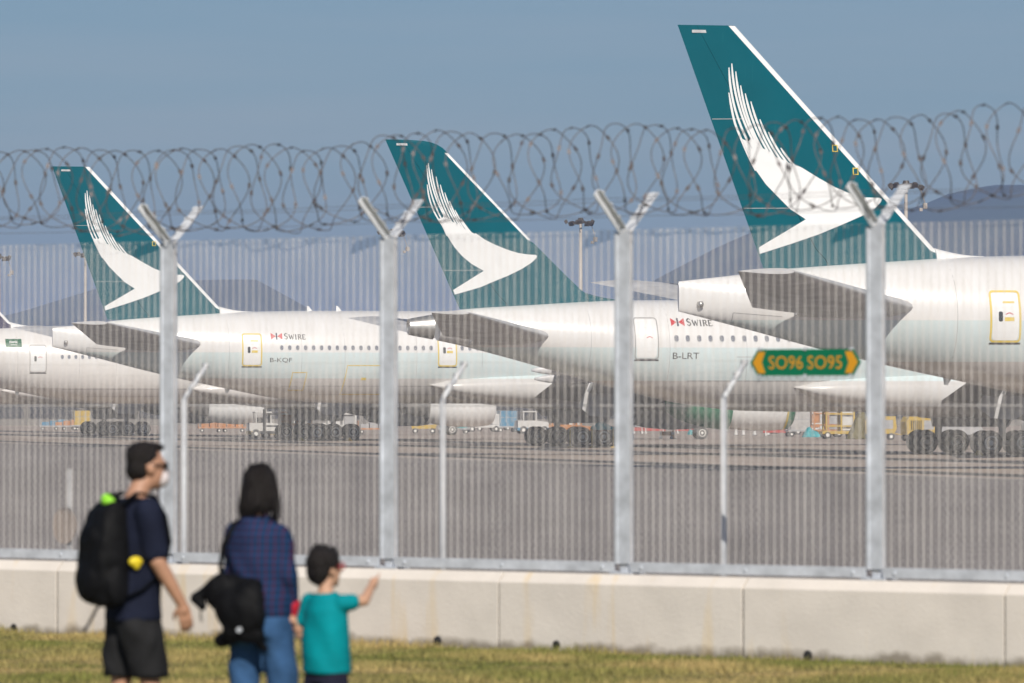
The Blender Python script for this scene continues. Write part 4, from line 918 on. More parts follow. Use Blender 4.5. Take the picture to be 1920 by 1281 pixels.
def loader(x, y, label, m='gse_yellow', m2='gse_white', rz=0.1):
    t = thing('cargo_loader', label, 'loader', (x, y, 0), rz, GS)
    mb = MB(); mb.bbox(-1.5, 1.5, -1.0, 1.0, 0.4, 0.65, 0.03); mb.build('chassis', M[m], t)
    for xx in (-1.15, 0.1, 1.15):
        for yy in (-0.9, 0.9): mb = MB(); mb.box(xx-0.07, xx+0.07, yy-0.07, yy+0.07, 0.66, 2.45); mb.build('upright', M[m], t)
    for z in (1.0, 2.0, 2.46): mb = MB(); mb.box(-1.22, 1.22, -0.99, -0.972, z, z+0.13); mb.build('rail', M[m], t)
    mb = MB(); mb.bbox(0.2, 1.05, -0.8, 0.8, 0.7, 2.3, 0.04); mb.build('engine_box', M[m2], t)
    mb = MB(); mb.bbox(-1.25, 1.25, -0.95, 0.95, 2.6, 2.72, 0.03); mb.build('platform', M['gse_grey'], t)
    wheels4(t, 1.05, 0.88, 0.33); return t
def gpu(x, y, label, m='gse_yellow', rz=0.0):
    t = thing('ground_power_unit', label, 'generator', (x, y, 0), rz, GS)
    mb = MB(); mb.prism([(-1.2, 0.5), (1.1, 0.5), (1.3, 0.9), (1.2, 1.9), (-1.0, 1.9), (-1.25, 1.5)], -0.7, 0.7); b = mb.build('body', M[m], t)
    for k in range(6): mb = MB(); mb.box(-0.9+0.16*k, -0.82+0.16*k, -0.72, -0.702, 0.85, 1.6); mb.build('louvre', M['dark'], b)
    mb = MB(); mb.box(0.2, 1.0, -0.72, -0.702, 0.9, 1.6); mb.build('control_panel', M['gse_grey'], b)
    mb = MB(); mb.tube((1.2, 0, 0.5), (2.2, 0, 0.35), 0.045, n=8); mb.build('tow_bar', M[m], t)
    wheels4(t, 0.85, 0.66, 0.28); return t
def stairs(x, y, label, rz=0.0):
    t = thing('boarding_stairs', label, 'stairs', (x, y, 0), rz, GS)
    mb = MB(); mb.bbox(-2.0, 2.0, -0.9, 0.9, 0.45, 0.75, 0.03); mb.bbox(0.9, 1.95, -0.85, 0.85, 0.76, 1.9, 0.08); mb.build('chassis', M['gse_white'], t)
    for s in (-1, 1): mb = MB(); mb.prism([(-2.0, 0.8), (-1.7, 0.8), (1.2, 2.9), (1.9, 2.9), (1.9, 3.7), (1.1, 3.7), (-2.0, 1.6)], s*0.80, s*0.84); mb.build('side_panel', M['gse_white'], t)
    for k in range(11): mb = MB(); mb.box(-1.95+0.28*k, -1.65+0.28*k, -0.78, 0.78, 0.80+0.2*k, 0.85+0.2*k); mb.build('step', M['gse_grey'], t)
    wheels4(t, 1.3, 0.8, 0.33); return t
def crumple(name, label, cat, x, y, z, size, m, seed, stretch=None):
    """tarpaulin bundle: a draped, creased sheet closed underneath"""
    q = np.random.default_rng(seed); nx, ny = 22, 14; vs = []; sx, sy, sz = size
    ph = q.uniform(0, 6.28, 6)
    for j in range(ny+1):
        for i in range(nx+1):
            a, b = i/nx*2-1, j/ny*2-1; r = max(abs(a)**3, abs(b)**3)
            hh = sz*(1-r)*(0.75+0.25*math.sin(a*3+ph[0])) + sz*0.10*math.sin(a*9+b*5+ph[1])*(1-r*0.5)
            if stretch: hh *= 1-0.45*max(0, a)
            edge = 1+0.07*math.sin(9*math.atan2(b, a)+ph[2])
            vs.append((a*sx*edge, b*sy*edge, max(0.0, hh)))
    fs = [(j*(nx+1)+i, j*(nx+1)+i+1, (j+1)*(nx+1)+i+1, (j+1)*(nx+1)+i) for j in range(ny) for i in range(nx)]
    mb = MB(); mb.add(vs, fs)
    rim = [i for i in range(nx+1)] + [(k+1)*(nx+1)+nx for k in range(ny)] + [ny*(nx+1)+i for i in range(nx-1, -1, -1)] + [k*(nx+1) for k in range(ny-1, 0, -1)]
    mb.f.append(tuple(rim[::-1]))
    o = mb.build(name, M[m], None, angle=50); o.location = (x, y, z); o.rotation_euler = (0, 0, 0.25); return tag(o, label, cat, 'tarpaulins and wraps')
def cone(x, y, label, m='gse_orange'):
    t = thing('traffic_cone', label, 'cone', (x, y, 0), 0, 'cones and marker boards on the apron')
    MB().box(-0.25, 0.25, -0.25, 0.25, 0, 0.05).build('base', M['rubber'], t)
    mb = MB(); mb.rings([[(r*math.cos(2*math.pi*j/14), r*math.sin(2*math.pi*j/14), z) for j in range(14)] for z, r in ((0.05, 0.18), (0.85, 0.03))]); mb.build('body', M[m], t, angle=40)
    mb = MB(); mb.rings([[(r*math.cos(2*math.pi*j/14), r*math.sin(2*math.pi*j/14), z) for j in range(14)] for z, r in ((0.35, 0.135), (0.58, 0.092))]); mb.build('band', M['gse_white'], t)
def board(x, y, label, m='gse_orange', w=1.3, rz=0.1):
    t = thing('barrier_board', label, 'barrier', (x, y, 0), rz, 'cones and marker boards on the apron')
    MB().bbox(-w, w, -0.03, 0.03, 0.28, 0.62, 0.01).build('plank', M[m], t)
    for xx in (-w*0.8, w*0.8): mb = MB(); mb.bbox(xx-0.1, xx+0.1, -0.3, 0.3, 0, 0.2, 0.03); mb.box(xx-0.04, xx+0.04, -0.07, -0.031, 0.2, 0.62); mb.build('foot', M['gse_white'], t)
def dolly_row(x, y, label, m, n=4, load=None, rz=0.12):
    t = thing('baggage_dolly', label, 'dolly', (x, y, 0), rz, GS)
    MB().bbox(-1.6, 1.6, -0.75, 0.75, 0.42, 0.55, 0.02).build('deck', M[m], t)
    for xx in (-1.55, 1.55): mb = MB(); mb.tube((xx, -0.7, 0.55), (xx, -0.7, 1.25), 0.035, n=8); mb.tube((xx, 0.7, 0.55), (xx, 0.7, 1.25), 0.035, n=8); mb.tube((xx, -0.7, 1.25), (xx, 0.7, 1.25), 0.035, n=8); mb.build('end_rail', M[m], t)
    if load:
        for k in range(3): mb = MB(); mb.bbox(-1.3+0.9*k, -0.5+0.9*k, -0.6, 0.6, 0.56, 0.95+0.25*((k*7) % 3)/2, 0.04); mb.build('crate', M[load], t)
    wheels4(t, 1.2, 0.62, 0.2)
def gear_pole(x, y, label):
    t = thing('marker_pole', label, 'pole', (x, y, 0), 0, 'yellow poles beside the wheels')
    MB().tube((0, 0, 0.05), (0, 0, 1.25), 0.045, n=10).build('pole', M['gse_yellow'], t, smooth=True)
    MB().bbox(-0.18, 0.18, -0.18, 0.18, 0, 0.08, 0.02).build('base', M['gse_yellow'], t)
def chock(x, y, label):
    o = MB().prism([(-0.25, 0), (0.25, 0), (0.06, 0.28), (-0.06, 0.28)], -0.35, 0.35).build('wheel_chock', M['gse_yellow'], None)
    o.location = (x, y, 0); tag(o, label, 'chock', 'yellow wheel chocks')

# right of centre, beyond the middle airliner
uld(25.42, 505, 'pale container on a dolly below the middle airliner, right of the wrapped engine', 'cont')
loader(28.05, 540, 'white loader with orange top rail behind the pale container', 'gse_white', 'gse_orange')
loader(26.97, 470, 'yellow caged loader with white box, between container and fence post')
loader(27.56, 500, 'orange loader behind the yellow caged loader', 'gse_orange', 'gse_grey')
crumple('tarpaulin', 'crumpled blue-green cover lying right of the pale container', 'cover', 26.13, 495, 0.0, (0.8, 0.5, 0.9), 'tarp_teal', 1)
crumple('tarpaulin', 'olive cover over stacked gear right of the yellow caged loader', 'cover', 28.60, 465, 0.0, (1.15, 0.8, 2.1), 'tarp_olive', 2)
gpu(29.43, 455, 'yellow generator half hidden by the rightmost fence post', 'gse_yellow')
gpu(31.43, 440, 'small yellow generator with tow bar between fence post and grey cover', 'gse_yellow', 0.3)
crumple('tarpaulin', 'grey cover with pointed corner beside the rightmost wheels', 'cover', 33.00, 420, 0.45, (1.7, 0.9, 1.2), 'tarp_grey', 4, True)
tug(33.00, 420, 'low dark tractor under the pointed grey cover', 'gse_grey', 'rubber', 0.1, False)
for i, u in enumerate(((20.87, 530), (21.56, 530), (22.61, 530), (23.85, 530))): cone(u[0], u[1], ['leftmost white cone below the wrapped engine', 'second white cone below the wrapped engine', 'third white cone below the wrapped engine', 'rightmost white cone below the wrapped engine'][i], 'gse_white')
board(24.13, 520, 'red barrier board left of the pale container', 'gse_red', 1.2)
board(12.39, 560, 'red barrier board just right of the third fence post', 'gse_red', 0.5)
board(14.02, 560, 'dull red barrier board left of the green wrapped exhaust', 'gse_red', 1.1)
board(17.17, 560, 'dull red barrier board under the green exhaust wrap', 'gse_red', 1.1)
board(12.73, 470, 'orange barrier board lying nearest below the middle airliner', 'gse_orange', 0.55)
crumple('tarpaulin', 'small turquoise cover below the green exhaust wrap', 'cover', 17.21, 540, 0.0, (0.5, 0.4, 0.75), 'tarp_teal', 5)
# centre, around the wheels of the left airliner
tug(1.99, 560, 'white and blue tow tractor left of the wheels with yellow poles', 'gse_white', 'gse_blue', 0.2)
uld(-0.56, 600, 'blue grey container left of the white and blue tractor', 'gse_blue')
uld(-1.38, 640, 'grey container behind the blue grey container', 'gse_grey')
stairs(-3.09, 600, 'white boarding stairs just right of the lettered engine', 0.2)
tug(4.51, 430, 'orange tractor with grey roof behind the wheels with yellow poles', 'gse_orange', 'gse_grey', -0.2)
loader(4.27, 455, 'orange and white loader left of the orange tractor', 'gse_orange', 'gse_white')
crumple('tarpaulin', 'turquoise cover drooping over the wheels left of the third fence post', 'cover', 6.12, 371, 1.15, (0.95, 0.5, 0.55), 'tarp_teal', 6, True)
crumple('tarpaulin', 'small turquoise scrap left of the drooping cover', 'cover', 5.53, 371, 1.2, (0.35, 0.3, 0.3), 'tarp_teal', 7)
for u, n in (((3.77, 369), 'left'), ((5.19, 369), 'middle'), ((6.57, 369), 'right')): gear_pole(u[0], u[1], n + ' yellow pole of the three beside the wheels')
# left, below the cream and left airliners
loader(-19.30, 470, 'tan and white loader right of the leftmost pale engine', 'gse_white', 'gse_orange')
tug(-20.70, 480, 'white tractor right of the leftmost pale engine', 'gse_white', 'gse_yellow', 0.2)
tug(-16.96, 470, 'orange tractor behind the wheels in the left centre', 'gse_orange', 'gse_orange', 0.3)
loader(-14.40, 480, 'white lattice loader right of the wheels in the left centre', 'gse_white', 'gse_grey')
board(-13.22, 470, 'yellow orange barrier board right of the left centre wheels', 'gse_orange', 0.6)
dolly_row(-30.97, 590, 'orange dolly under the leftmost pale engine', 'gse_orange', load='gse_orange')
dolly_row(-29.20, 590, 'second orange dolly under the leftmost pale engine', 'gse_orange', load='gse_orange')
dolly_row(-51.60, 640, 'long dolly with blue crates at far left', 'gse_grey', load='gse_blue')
dolly_row(-50.10, 640, 'dolly with orange crates at far left', 'gse_grey', load='gse_orange')
uld(-48.48, 640, 'small yellow container at far left', 'gse_yellow')
gpu(-8.66, 560, 'pale yellow generator under the lettered engine, right of second fence post', 'gse_yellow')
dolly_row(-5.77, 560, 'long dolly with turquoise load under the lettered engine', 'gse_grey', load='tarp_teal')
for k, (x, y) in enumerate(((-16.33, 441), (-12.61, 441), (25.35, 309))): chock(x, y, ['wheel chock left of the left centre wheels', 'wheel chock right of the left centre wheels', 'wheel chock left of the rightmost wheels'][k])

dolly_row(21.37, 600, 'low dolly with red crates behind the white cones', 'gse_grey', load='gse_red')
dolly_row(15.30, 640, 'low grey dolly behind the dull red barrier board', 'gse_grey', load='gse_grey')
uld(26.56, 560, 'dented grey container left of the pale container', 'gse_grey')
gpu(-4.36, 620, 'white generator at the foot of the white boarding stairs', 'gse_white')
dolly_row(-18.27, 560, 'orange dolly glimpsed between the left centre wheels', 'gse_orange', load='gse_white')
dolly_row(-13.65, 560, 'brown dolly left of the second fence post', 'gse_orange', load='gse_grey')
uld(-21.79, 560, 'white container behind the tan and white loader', 'gse_white')
cone(-23.89, 520, 'orange cone right of the second orange dolly')
cone(13.31, 470, 'orange cone beside the nearest orange barrier board')
# ------------------------------------------------------------------ people
def meld(name, mb, voxel, m, parent, smooth=4, folds=0.0, fk=(24, 20, 15), seed=1):
    """union of overlapping volumes remeshed into one continuous skin"""
    me = mb.mesh('tmp'); o = bpy.data.objects.new('tmp', me); col.objects.link(o)
    r = o.modifiers.new('r', 'REMESH'); r.mode = 'VOXEL'; r.voxel_size = voxel; r.use_smooth_shade = True
    s = o.modifiers.new('s', 'SMOOTH'); s.factor = 0.5; s.iterations = smooth
    dg = bpy.context.evaluated_depsgraph_get(); out = bpy.data.meshes.new_from_object(o.evaluated_get(dg))
    if folds:                                             # creases pushed along the normals
        n = len(out.vertices); co = np.zeros(n*3); out.vertices.foreach_get('co', co); co = co.reshape(-1, 3)
        nr = np.zeros(n*3); out.vertex_normals.foreach_get('vector', nr); nr = nr.reshape(-1, 3); q = np.random.default_rng(seed); d = np.zeros(n)
        for _ in range(7):
            k = q.normal(0, 1, 3)*np.array(fk); d += np.sin(co @ k + q.uniform(0, 6.28) + 1.3*np.sin(co @ (k[::-1]*0.4)))
        co += nr*(d/4*folds)[:, None]; out.vertices.foreach_set('co', co.ravel()); out.update()
    bpy.data.objects.remove(o); out.materials.clear(); out.materials.append(m); out.name = name
    out.polygons.foreach_set('use_smooth', [True]*len(out.polygons))
    return link(name, out, parent)
def loft(mb, secs, n=24):
    """torso-like loft: (x, y, z, rx, ry)"""
    mb.rings([[(x+rx*math.cos(2*math.pi*j/n), y+ry*math.sin(2*math.pi*j/n), z) for j in range(n)] for x, y, z, rx, ry in secs])
def hand(mb, wrist, d, n, side, k=1.0, curl=0.5):
    d = Vector(d).normalized(); n = Vector(n); n = (n-d*n.dot(d)).normalized(); w = d.cross(n)*side; P = Vector(wrist)
    mb.cap(P, 0.026*k, P+d*0.03*k, 0.030*k)
    for q in (-0.027, -0.009, 0.009, 0.027): mb.cap(P+d*0.02*k+w*q*0.8*k, 0.016*k, P+d*0.085*k+w*q*k, 0.0125*k, 8)
    for q, ln in ((-0.030, 0.066), (-0.010, 0.078), (0.010, 0.074), (0.029, 0.056)):
        a = P+d*0.088*k+w*q*k; d1 = (d*math.cos(curl)+n*math.sin(curl)); b = a+d1*ln*0.5*k
        d2 = (d*math.cos(curl*2.1)+n*math.sin(curl*2.1)); c = b+d2*ln*0.5*k
        mb.cap(a, 0.0095*k, b, 0.0088*k, 8); mb.cap(b, 0.0088*k, c, 0.0072*k, 8)
    a = P+d*0.022*k-w*0.026*k; b = a+(d*0.55-w*0.65+n*0.5).normalized()*0.040*k; c = b+(d*0.85-w*0.1+n*0.45).normalized()*0.033*k
    mb.cap(a, 0.014*k, b, 0.011*k, 8); mb.cap(b, 0.011*k, c, 0.0085*k, 8)
def head(mb, c, k, yaw=0.0, pitch=0.0):
    """head centred on c, face along +Y turned by yaw"""
    m = Matrix.Rotation(yaw, 3, 'Z') @ Matrix.Rotation(pitch, 3, 'X'); c = Vector(c)
    T = lambda p: c + m @ (Vector(p)*k)
    mb.sphere(T((0, -0.012, 0.025)), (0.076*k, 0.093*k, 0.092*k), 20, 14, m)
    mb.sphere(T((0, 0.022, -0.035)), (0.062*k, 0.068*k, 0.082*k), 18, 12, m)
    mb.sphere(T((0, 0.062, -0.088)), (0.030*k, 0.026*k, 0.022*k), 12, 8, m)                 # chin
    mb.cap(T((0, 0.086, 0.018)), 0.009*k, T((0, 0.108, -0.022)), 0.0125*k, 8)                  # nose
    mb.sphere(T((0, 0.086, -0.056)), (0.024*k, 0.010*k, 0.009*k), 10, 6, m)                  # lips
    mb.sphere(T((0, 0.074, 0.032)), (0.056*k, 0.020*k, 0.010*k), 12, 6, m)                   # brow
    for s in (-1, 1): mb.sphere(T((s*0.076, -0.006, -0.008)), (0.010*k, 0.020*k, 0.032*k), 10, 8, m)
    return T, m
M['skin'] = mat('skin', (0.46, 0.25, 0.16), 0.55, var=0.08, scale=20)
M['skin_kid'] = mat('child_skin', (0.50, 0.29, 0.19), 0.55, var=0.08, scale=20)
M['hair'] = mat('black_hair', (0.012, 0.009, 0.008), 0.45, var=0.4, scale=60, bump=0.8, bscale=90, spec=0.25)
M['navy_tee'] = mat('navy_cotton', (0.011, 0.014, 0.030), 0.85, var=0.25, scale=7, bump=0.5, bscale=12, spec=0.12)
M['dark_shorts'] = mat('charcoal_cotton', (0.017, 0.017, 0.018), 0.85, var=0.25, scale=7, bump=0.5, bscale=12, spec=0.12)
M['teal_tee'] = mat('turquoise_cotton', (0.0, 0.23, 0.265), 0.8, var=0.10, scale=7, bump=0.5, bscale=12, spec=0.12)
M['denim'] = mat('blue_denim', (0.038, 0.095, 0.21), 0.85, var=0.25, scale=9, bump=0.5, bscale=14, spec=0.12)
M['navy_short'] = mat('navy_shorts_cotton', (0.018, 0.018, 0.035), 0.85, var=0.2, scale=7, spec=0.12)
M['black_nylon'] = mat('black_nylon', (0.0045, 0.0045, 0.005), 0.65, var=0.35, scale=12, bump=0.6, bscale=14, spec=0.12)
M['lime'] = mat('lime_fabric', (0.30, 0.75, 0.04), 0.6); M['bag_yellow'] = mat('yellow_fabric', (0.80, 0.62, 0.02), 0.6)
M['mask'] = mat('pale_face_mask', (0.66, 0.60, 0.60), 0.8); M['shoe'] = mat('dark_shoe', (0.03, 0.03, 0.035), 0.7); M['lens'] = mat('dark_lens', (0.01, 0.01, 0.012), 0.15)
M['red_cuff'] = mat('red_knit', (0.50, 0.01, 0.03), 0.8); M['eye'] = mat('eye_dark', (0.02, 0.015, 0.012), 0.3)
def plaid():
    m = mat('navy_red_plaid', (1, 1, 1), 0.85, var=0.0, bump=0.5, bscale=12, spec=0.12); t = m.node_tree; b = t.nodes['Principled BSDF']
    tc = t.nodes.new('ShaderNodeTexCoord'); o = None
    base = (0.008, 0.028, 0.074, 1)
    for ax, sc in (('X', 8.5), ('Z', 8.5)):
        wv = t.nodes.new('ShaderNodeTexWave'); wv.bands_direction = ax; wv.inputs['Scale'].default_value = sc; wv.inputs['Distortion'].default_value = 0.6
        t.links.new(tc.outputs['Object'], wv.inputs['Vector'])
        r = t.nodes.new('ShaderNodeValToRGB'); r.color_ramp.elements[0].position = 0.55; r.color_ramp.elements[1].position = 0.95
        t.links.new(wv.outputs['Color'], r.inputs['Fac'])
        mx = t.nodes.new('ShaderNodeMixRGB'); mx.inputs[2].default_value = (0.075, 0.012, 0.032, 1) if ax == 'X' else (0.022, 0.050, 0.14, 1)
        if o is None: mx.inputs[1].default_value = base
        else: t.links.new(o, mx.inputs[1])
        q = t.nodes.new('ShaderNodeMath'); q.operation = 'MULTIPLY'; q.inputs[1].default_value = 0.65; t.links.new(r.outputs[0], q.inputs[0]); t.links.new(q.outputs[0], mx.inputs[0]); o = mx.outputs[0]
    t.links.new(o, b.inputs['Base Color']); return m
M['plaid'] = plaid()
def shoe(parent, x, y, z, k=1.0, turn=0.0):
    mb = MB(); mb.sphere((x, y+0.05*k, 0.045*k), (0.046*k, 0.13*k, 0.05*k), 14, 8); mb.sphere((x, y-0.02*k, 0.075*k), (0.04*k, 0.06*k, 0.055*k), 12, 8); mb.box(x-0.044*k, x+0.044*k, y-0.075*k, y+0.165*k, 0.0, 0.03*k)
    meld('shoe', mb, 0.010, M['shoe'], parent, 3)

PD = 30.5
# --- man with backpack: faces right and slightly away
man = thing('person', 'man in dark navy t-shirt and shorts wearing a backpack and face mask', 'person', ((250-960)/350.0, PD, LAWN_Z), R(-60.6), 'family walking along the fence')
mb = MB()
T, hm = head(mb, (0.0, 0.085, 1.665), 1.04, yaw=R(-6), pitch=R(-4))
mb.cap((0, 0.0, 1.47), 0.062, (0, 0.05, 1.58), 0.055)
loft(mb, [(0, 0, 0.90, 0.14, 0.10), (0, 0, 1.0, 0.145, 0.105), (0, 0, 1.12, 0.14, 0.105), (0, 0.0, 1.28, 0.165, 0.12), (0, -0.005, 1.40, 0.175, 0.105), (0, 0, 1.48, 0.09, 0.07)])
SR, EL, WR = Vector((0.195, -0.01, 1.425)), Vector((0.235, 0.03, 1.165)), Vector((0.235, 0.175, 0.935))
mb.cap(SR, 0.058, EL, 0.043); mb.cap(EL, 0.044, EL.lerp(WR, 0.3), 0.043); mb.cap(EL.lerp(WR, 0.3), 0.043, WR, 0.029)
hand(mb, WR, (0.0, 0.25, -0.95), (-0.9, 0.3, 0.0), 1, 1.0, 0.35)
SL, EL2, WL = Vector((-0.195, -0.01, 1.425)), Vector((-0.235, -0.04, 1.15)), Vector((-0.225, 0.06, 0.91))
mb.cap(SL, 0.058, EL2, 0.043); mb.cap(EL2, 0.044, WL, 0.029); hand(mb, WL, (0, 0.2, -0.97), (0.9, 0.3, 0), -1, 1.0, 0.35)
for s, ky, fy_ in ((1, 0.06, 0.10), (-1, -0.03, -0.22)):
    hip, kn, ank = Vector((s*0.09, 0.0, 0.90)), Vector((s*0.095, ky, 0.48)), Vector((s*0.095, fy_, 0.09))
    mb.cap(hip, 0.074, kn, 0.056); mb.cap(kn, 0.057, kn.lerp(ank, 0.35), 0.056); mb.cap(kn.lerp(ank, 0.35), 0.056, ank, 0.038); mb.cap(ank, 0.038, ank+Vector((0, 0.10, -0.055)), 0.030)
meld('body', mb, 0.0075, M['skin'], man, 3)
mb = MB()                                                   # t-shirt with sleeves
loft(mb, [(0, 0, 0.845, 0.188, 0.152), (0, 0, 0.95, 0.188, 0.148), (0, 0, 1.12, 0.184, 0.144), (0, 0, 1.28, 0.194, 0.148), (0, -0.005, 1.40, 0.19, 0.125), (0, 0.0, 1.475, 0.12, 0.088), (0, 0.01, 1.505, 0.072, 0.068)])
for a, b in ((SR, EL), (SL, EL2)): mb.cap(a+Vector((0, 0, 0.01)), 0.076, a.lerp(b, 0.80), 0.069)
meld('shirt', mb, 0.012, M['navy_tee'], man, 6, folds=0.010, seed=10)
mb = MB()
loft(mb, [(0, 0, 0.82, 0.165, 0.135), (0, 0, 0.90, 0.172, 0.140), (0, 0, 1.0, 0.165, 0.13)])
for s, ky in ((1, 0.05), (-1, -0.02)):
    loft(mb, [(s*0.098, ky, 0.545, 0.092, 0.105), (s*0.096, ky*0.7, 0.66, 0.096, 0.112), (s*0.090, 0.0, 0.80, 0.10, 0.125), (s*0.08, 0, 0.92, 0.09, 0.12)])
meld('shorts', mb, 0.012, M['dark_shorts'], man, 5, folds=0.010, seed=13)
mb = MB()                                                   # short hair, full on top
mb.sphere(T((0, -0.030, 0.054)), (0.086, 0.098, 0.084), 22, 14, hm); mb.sphere(T((0, -0.055, -0.005)), (0.080, 0.066, 0.082), 18, 12, hm)
for k in range(26):
    a = rng.uniform(-1, 1); b = rng.uniform(-1, 1); p = T((a*0.055, 0.015+b*0.05, 0.115-0.3*(a*a*0.05+b*b*0.03))); mb.cap(p, 0.014, p+hm @ Vector((a*0.01, 0.022, 0.014)), 0.006, 6)
meld('hair', mb, 0.008, M['hair'], man, 2, folds=0.006, fk=(110, 110, 18))
mb = MB(); mb.sphere(T((0, 0.072, -0.052)), (0.052, 0.052, 0.052), 18, 12, hm); fm = meld('face_mask', mb, 0.008, M['mask'], man, 2)
mb = MB()
for s in (-1, 1): mb.sphere(T((s*0.033, 0.088, 0.012)), (0.028, 0.010, 0.020), 12, 8, hm); mb.tube(T((s*0.060, 0.08, 0.016)), T((s*0.082, -0.01, 0.014)), 0.004, n=6)
mb.tube(T((-0.01, 0.098, 0.014)), T((0.01, 0.098, 0.014)), 0.004, n=6); mb.build('sunglasses', M['lens'], man, smooth=True)
shoe(man, 0.095, 0.13, 0); shoe(man, -0.095, -0.19, 0)
bp = thing('backpack', 'bulky black backpack with lime and yellow tags on the man\'s back', 'backpack', ((250-960)/350.0, PD, LAWN_Z), R(-60.6))
bp.location = bp.location + Vector((0.052, 0.03, 0))
mb = MB()
SEC = [(0.925, 0.11, 0.05, -0.205), (0.95, 0.15, 0.095, -0.225), (1.05, 0.165, 0.118, -0.238), (1.20, 0.165, 0.115, -0.235), (1.33, 0.158, 0.10, -0.222), (1.43, 0.14, 0.08, -0.205), (1.485, 0.10, 0.05, -0.19)]
mb.rings([[(rx*math.copysign(abs(math.cos(a))**0.6, math.cos(a)), yy+ry*math.copysign(abs(math.sin(a))**0.7, math.sin(a)), z) for a in [2*math.pi*j/32 for j in range(32)]] for z, rx, ry, yy in SEC])
mb.sphere((0.0, -0.335, 1.06), (0.125, 0.045, 0.11), 18, 12); mb.sphere((0.0, -0.315, 1.27), (0.115, 0.04, 0.09), 18, 12); mb.sphere((0.165, -0.23, 1.03), (0.035, 0.07, 0.10), 14, 10)
meld('bag', mb, 0.010, M['black_nylon'], bp, 3, folds=0.008)
for s in (-1, 1):
    mb = MB(); pts = [(s*0.09, -0.17, 1.46), (s*0.10, -0.08, 1.525), (s*0.115, 0.0, 1.505), (s*0.13, 0.055, 1.41), (s*0.145, 0.075, 1.27), (s*0.175, 0.03, 1.13), (s*0.175, -0.09, 1.02), (s*0.15, -0.17, 0.98)]
    vs = []
    for i, p in enumerate(pts):
        for dx in (-0.026, 0.026):
            for off in (0.0, 0.012): q_ = Vector(p); c_ = Vector((0, 0, p[2])); o_ = (q_-c_).normalized()*off; vs.append((p[0]+dx+o_.x, p[1]+o_.y, p[2]+o_.z+ (off if i < 3 else 0)))
    fs = []
    for i in range(len(pts)-1):
        for a, b in ((0, 1), (1, 3), (3, 2), (2, 0)): fs.append((4*i+a, 4*i+b, 4*i+4+b, 4*i+4+a))
    mb.add(vs, fs+[(0, 2, 3, 1), tuple(4*(len(pts)-1)+q_ for q_ in (0, 1, 3, 2))]); mb.build('strap', M['black_nylon'], bp)
mb = MB(); mb.path([(0.03, -0.18, 1.48), (0.03, -0.19, 1.525), (-0.03, -0.19, 1.525), (-0.03, -0.18, 1.48)], 0.010, n=8); mb.build('grab_handle', M['black_nylon'], bp)
mb = MB(); mb.sphere((0.03, -0.225, 1.485), (0.05, 0.035, 0.028), 14, 8); mb.sphere((0.0, -0.22, 1.50), (0.03, 0.03, 0.025), 12, 8); mb.build('lime_cover', M['lime'], bp, smooth=True)
mb = MB(); mb.sphere((0.175, -0.13, 1.165), (0.020, 0.042, 0.028), 14, 8); mb.sphere((0.175, -0.125, 1.145), (0.016, 0.02, 0.022), 12, 8); mb.build('yellow_tag', M['bag_yellow'], bp, smooth=True)
mb = MB(); mb.path([(-0.04, -0.24, 0.94), (-0.05, -0.26, 0.90), (-0.05, -0.30, 0.83), (-0.05, -0.33, 0.79)], 0.008, n=6); mb.build('loose_strap', M['black_nylon'], bp)

# --- woman in plaid: seen from behind
WX = (484-960)/350.0
wo_ = thing('person', 'woman with dark shoulder-length hair in navy plaid shirt and jeans', 'person', (WX, PD, LAWN_Z), R(-20.4), 'family walking along the fence')
mb = MB(); T, hm = head(mb, (0.005, 0.03, 1.555), 0.97, yaw=R(-12), pitch=R(-3))
mb.cap((0, 0.0, 1.37), 0.05, (0, 0.015, 1.48), 0.046)
loft(mb, [(0.01, 0, 0.82, 0.16, 0.115), (0.01, 0, 0.92, 0.165, 0.12), (0.01, 0, 1.04, 0.13, 0.10), (0, 0, 1.18, 0.145, 0.11), (0, 0, 1.31, 0.15, 0.095), (0, 0, 1.38, 0.07, 0.06)])
SR, EL, WR = Vector((0.128, 0.0, 1.305)), Vector((0.175, -0.01, 1.08)), Vector((0.170, 0.06, 0.895))
mb.cap(SR, 0.048, EL, 0.036); mb.cap(EL, 0.036, WR, 0.026); hand(mb, WR, (0.10, 0.08, -0.96), (0.85, 0.0, 0.1), -1, 0.92, 0.75)
SL, EL2, WL = Vector((-0.13, 0.0, 1.305)), Vector((-0.155, 0.03, 1.09)), Vector((-0.09, 0.19, 1.02))
mb.cap(SL, 0.048, EL2, 0.036); mb.cap(EL2, 0.036, WL, 0.026); hand(mb, WL, (0.9, 0.3, 0.0), (0.2, -0.9, 0), 1, 0.92, 0.6)
for s, ky, fy_ in ((1, 0.05, 0.02), (-1, 0.0, -0.10)):
    hip, kn, ank = Vector((0.02+s*0.085, 0.0, 0.84)), Vector((0.02+s*0.10, ky, 0.46)), Vector((0.02+s*0.10, fy_, 0.09))
    mb.cap(hip, 0.08, kn, 0.055); mb.cap(kn, 0.055, ank, 0.036); mb.cap(ank, 0.036, ank+Vector((0, 0.09, -0.055)), 0.028)
meld('body', mb, 0.0075, M['skin'], wo_, 3)
mb = MB()
loft(mb, [(0.01, 0, 0.86, 0.185, 0.15), (0.01, 0, 0.95, 0.182, 0.145), (0.01, 0, 1.05, 0.168, 0.135), (0, 0, 1.18, 0.165, 0.138), (0, 0, 1.30, 0.158, 0.125), (0, 0, 1.385, 0.10, 0.092), (0, 0.005, 1.415, 0.062, 0.06)])
for a, b, c in ((SR, EL, WR), (SL, EL2, WL)): mb.cap(a, 0.068, b, 0.058); mb.cap(b, 0.057, b.lerp(c, 0.82), 0.046)
meld('shirt', mb, 0.011, M['plaid'], wo_, 5, folds=0.010, seed=7)
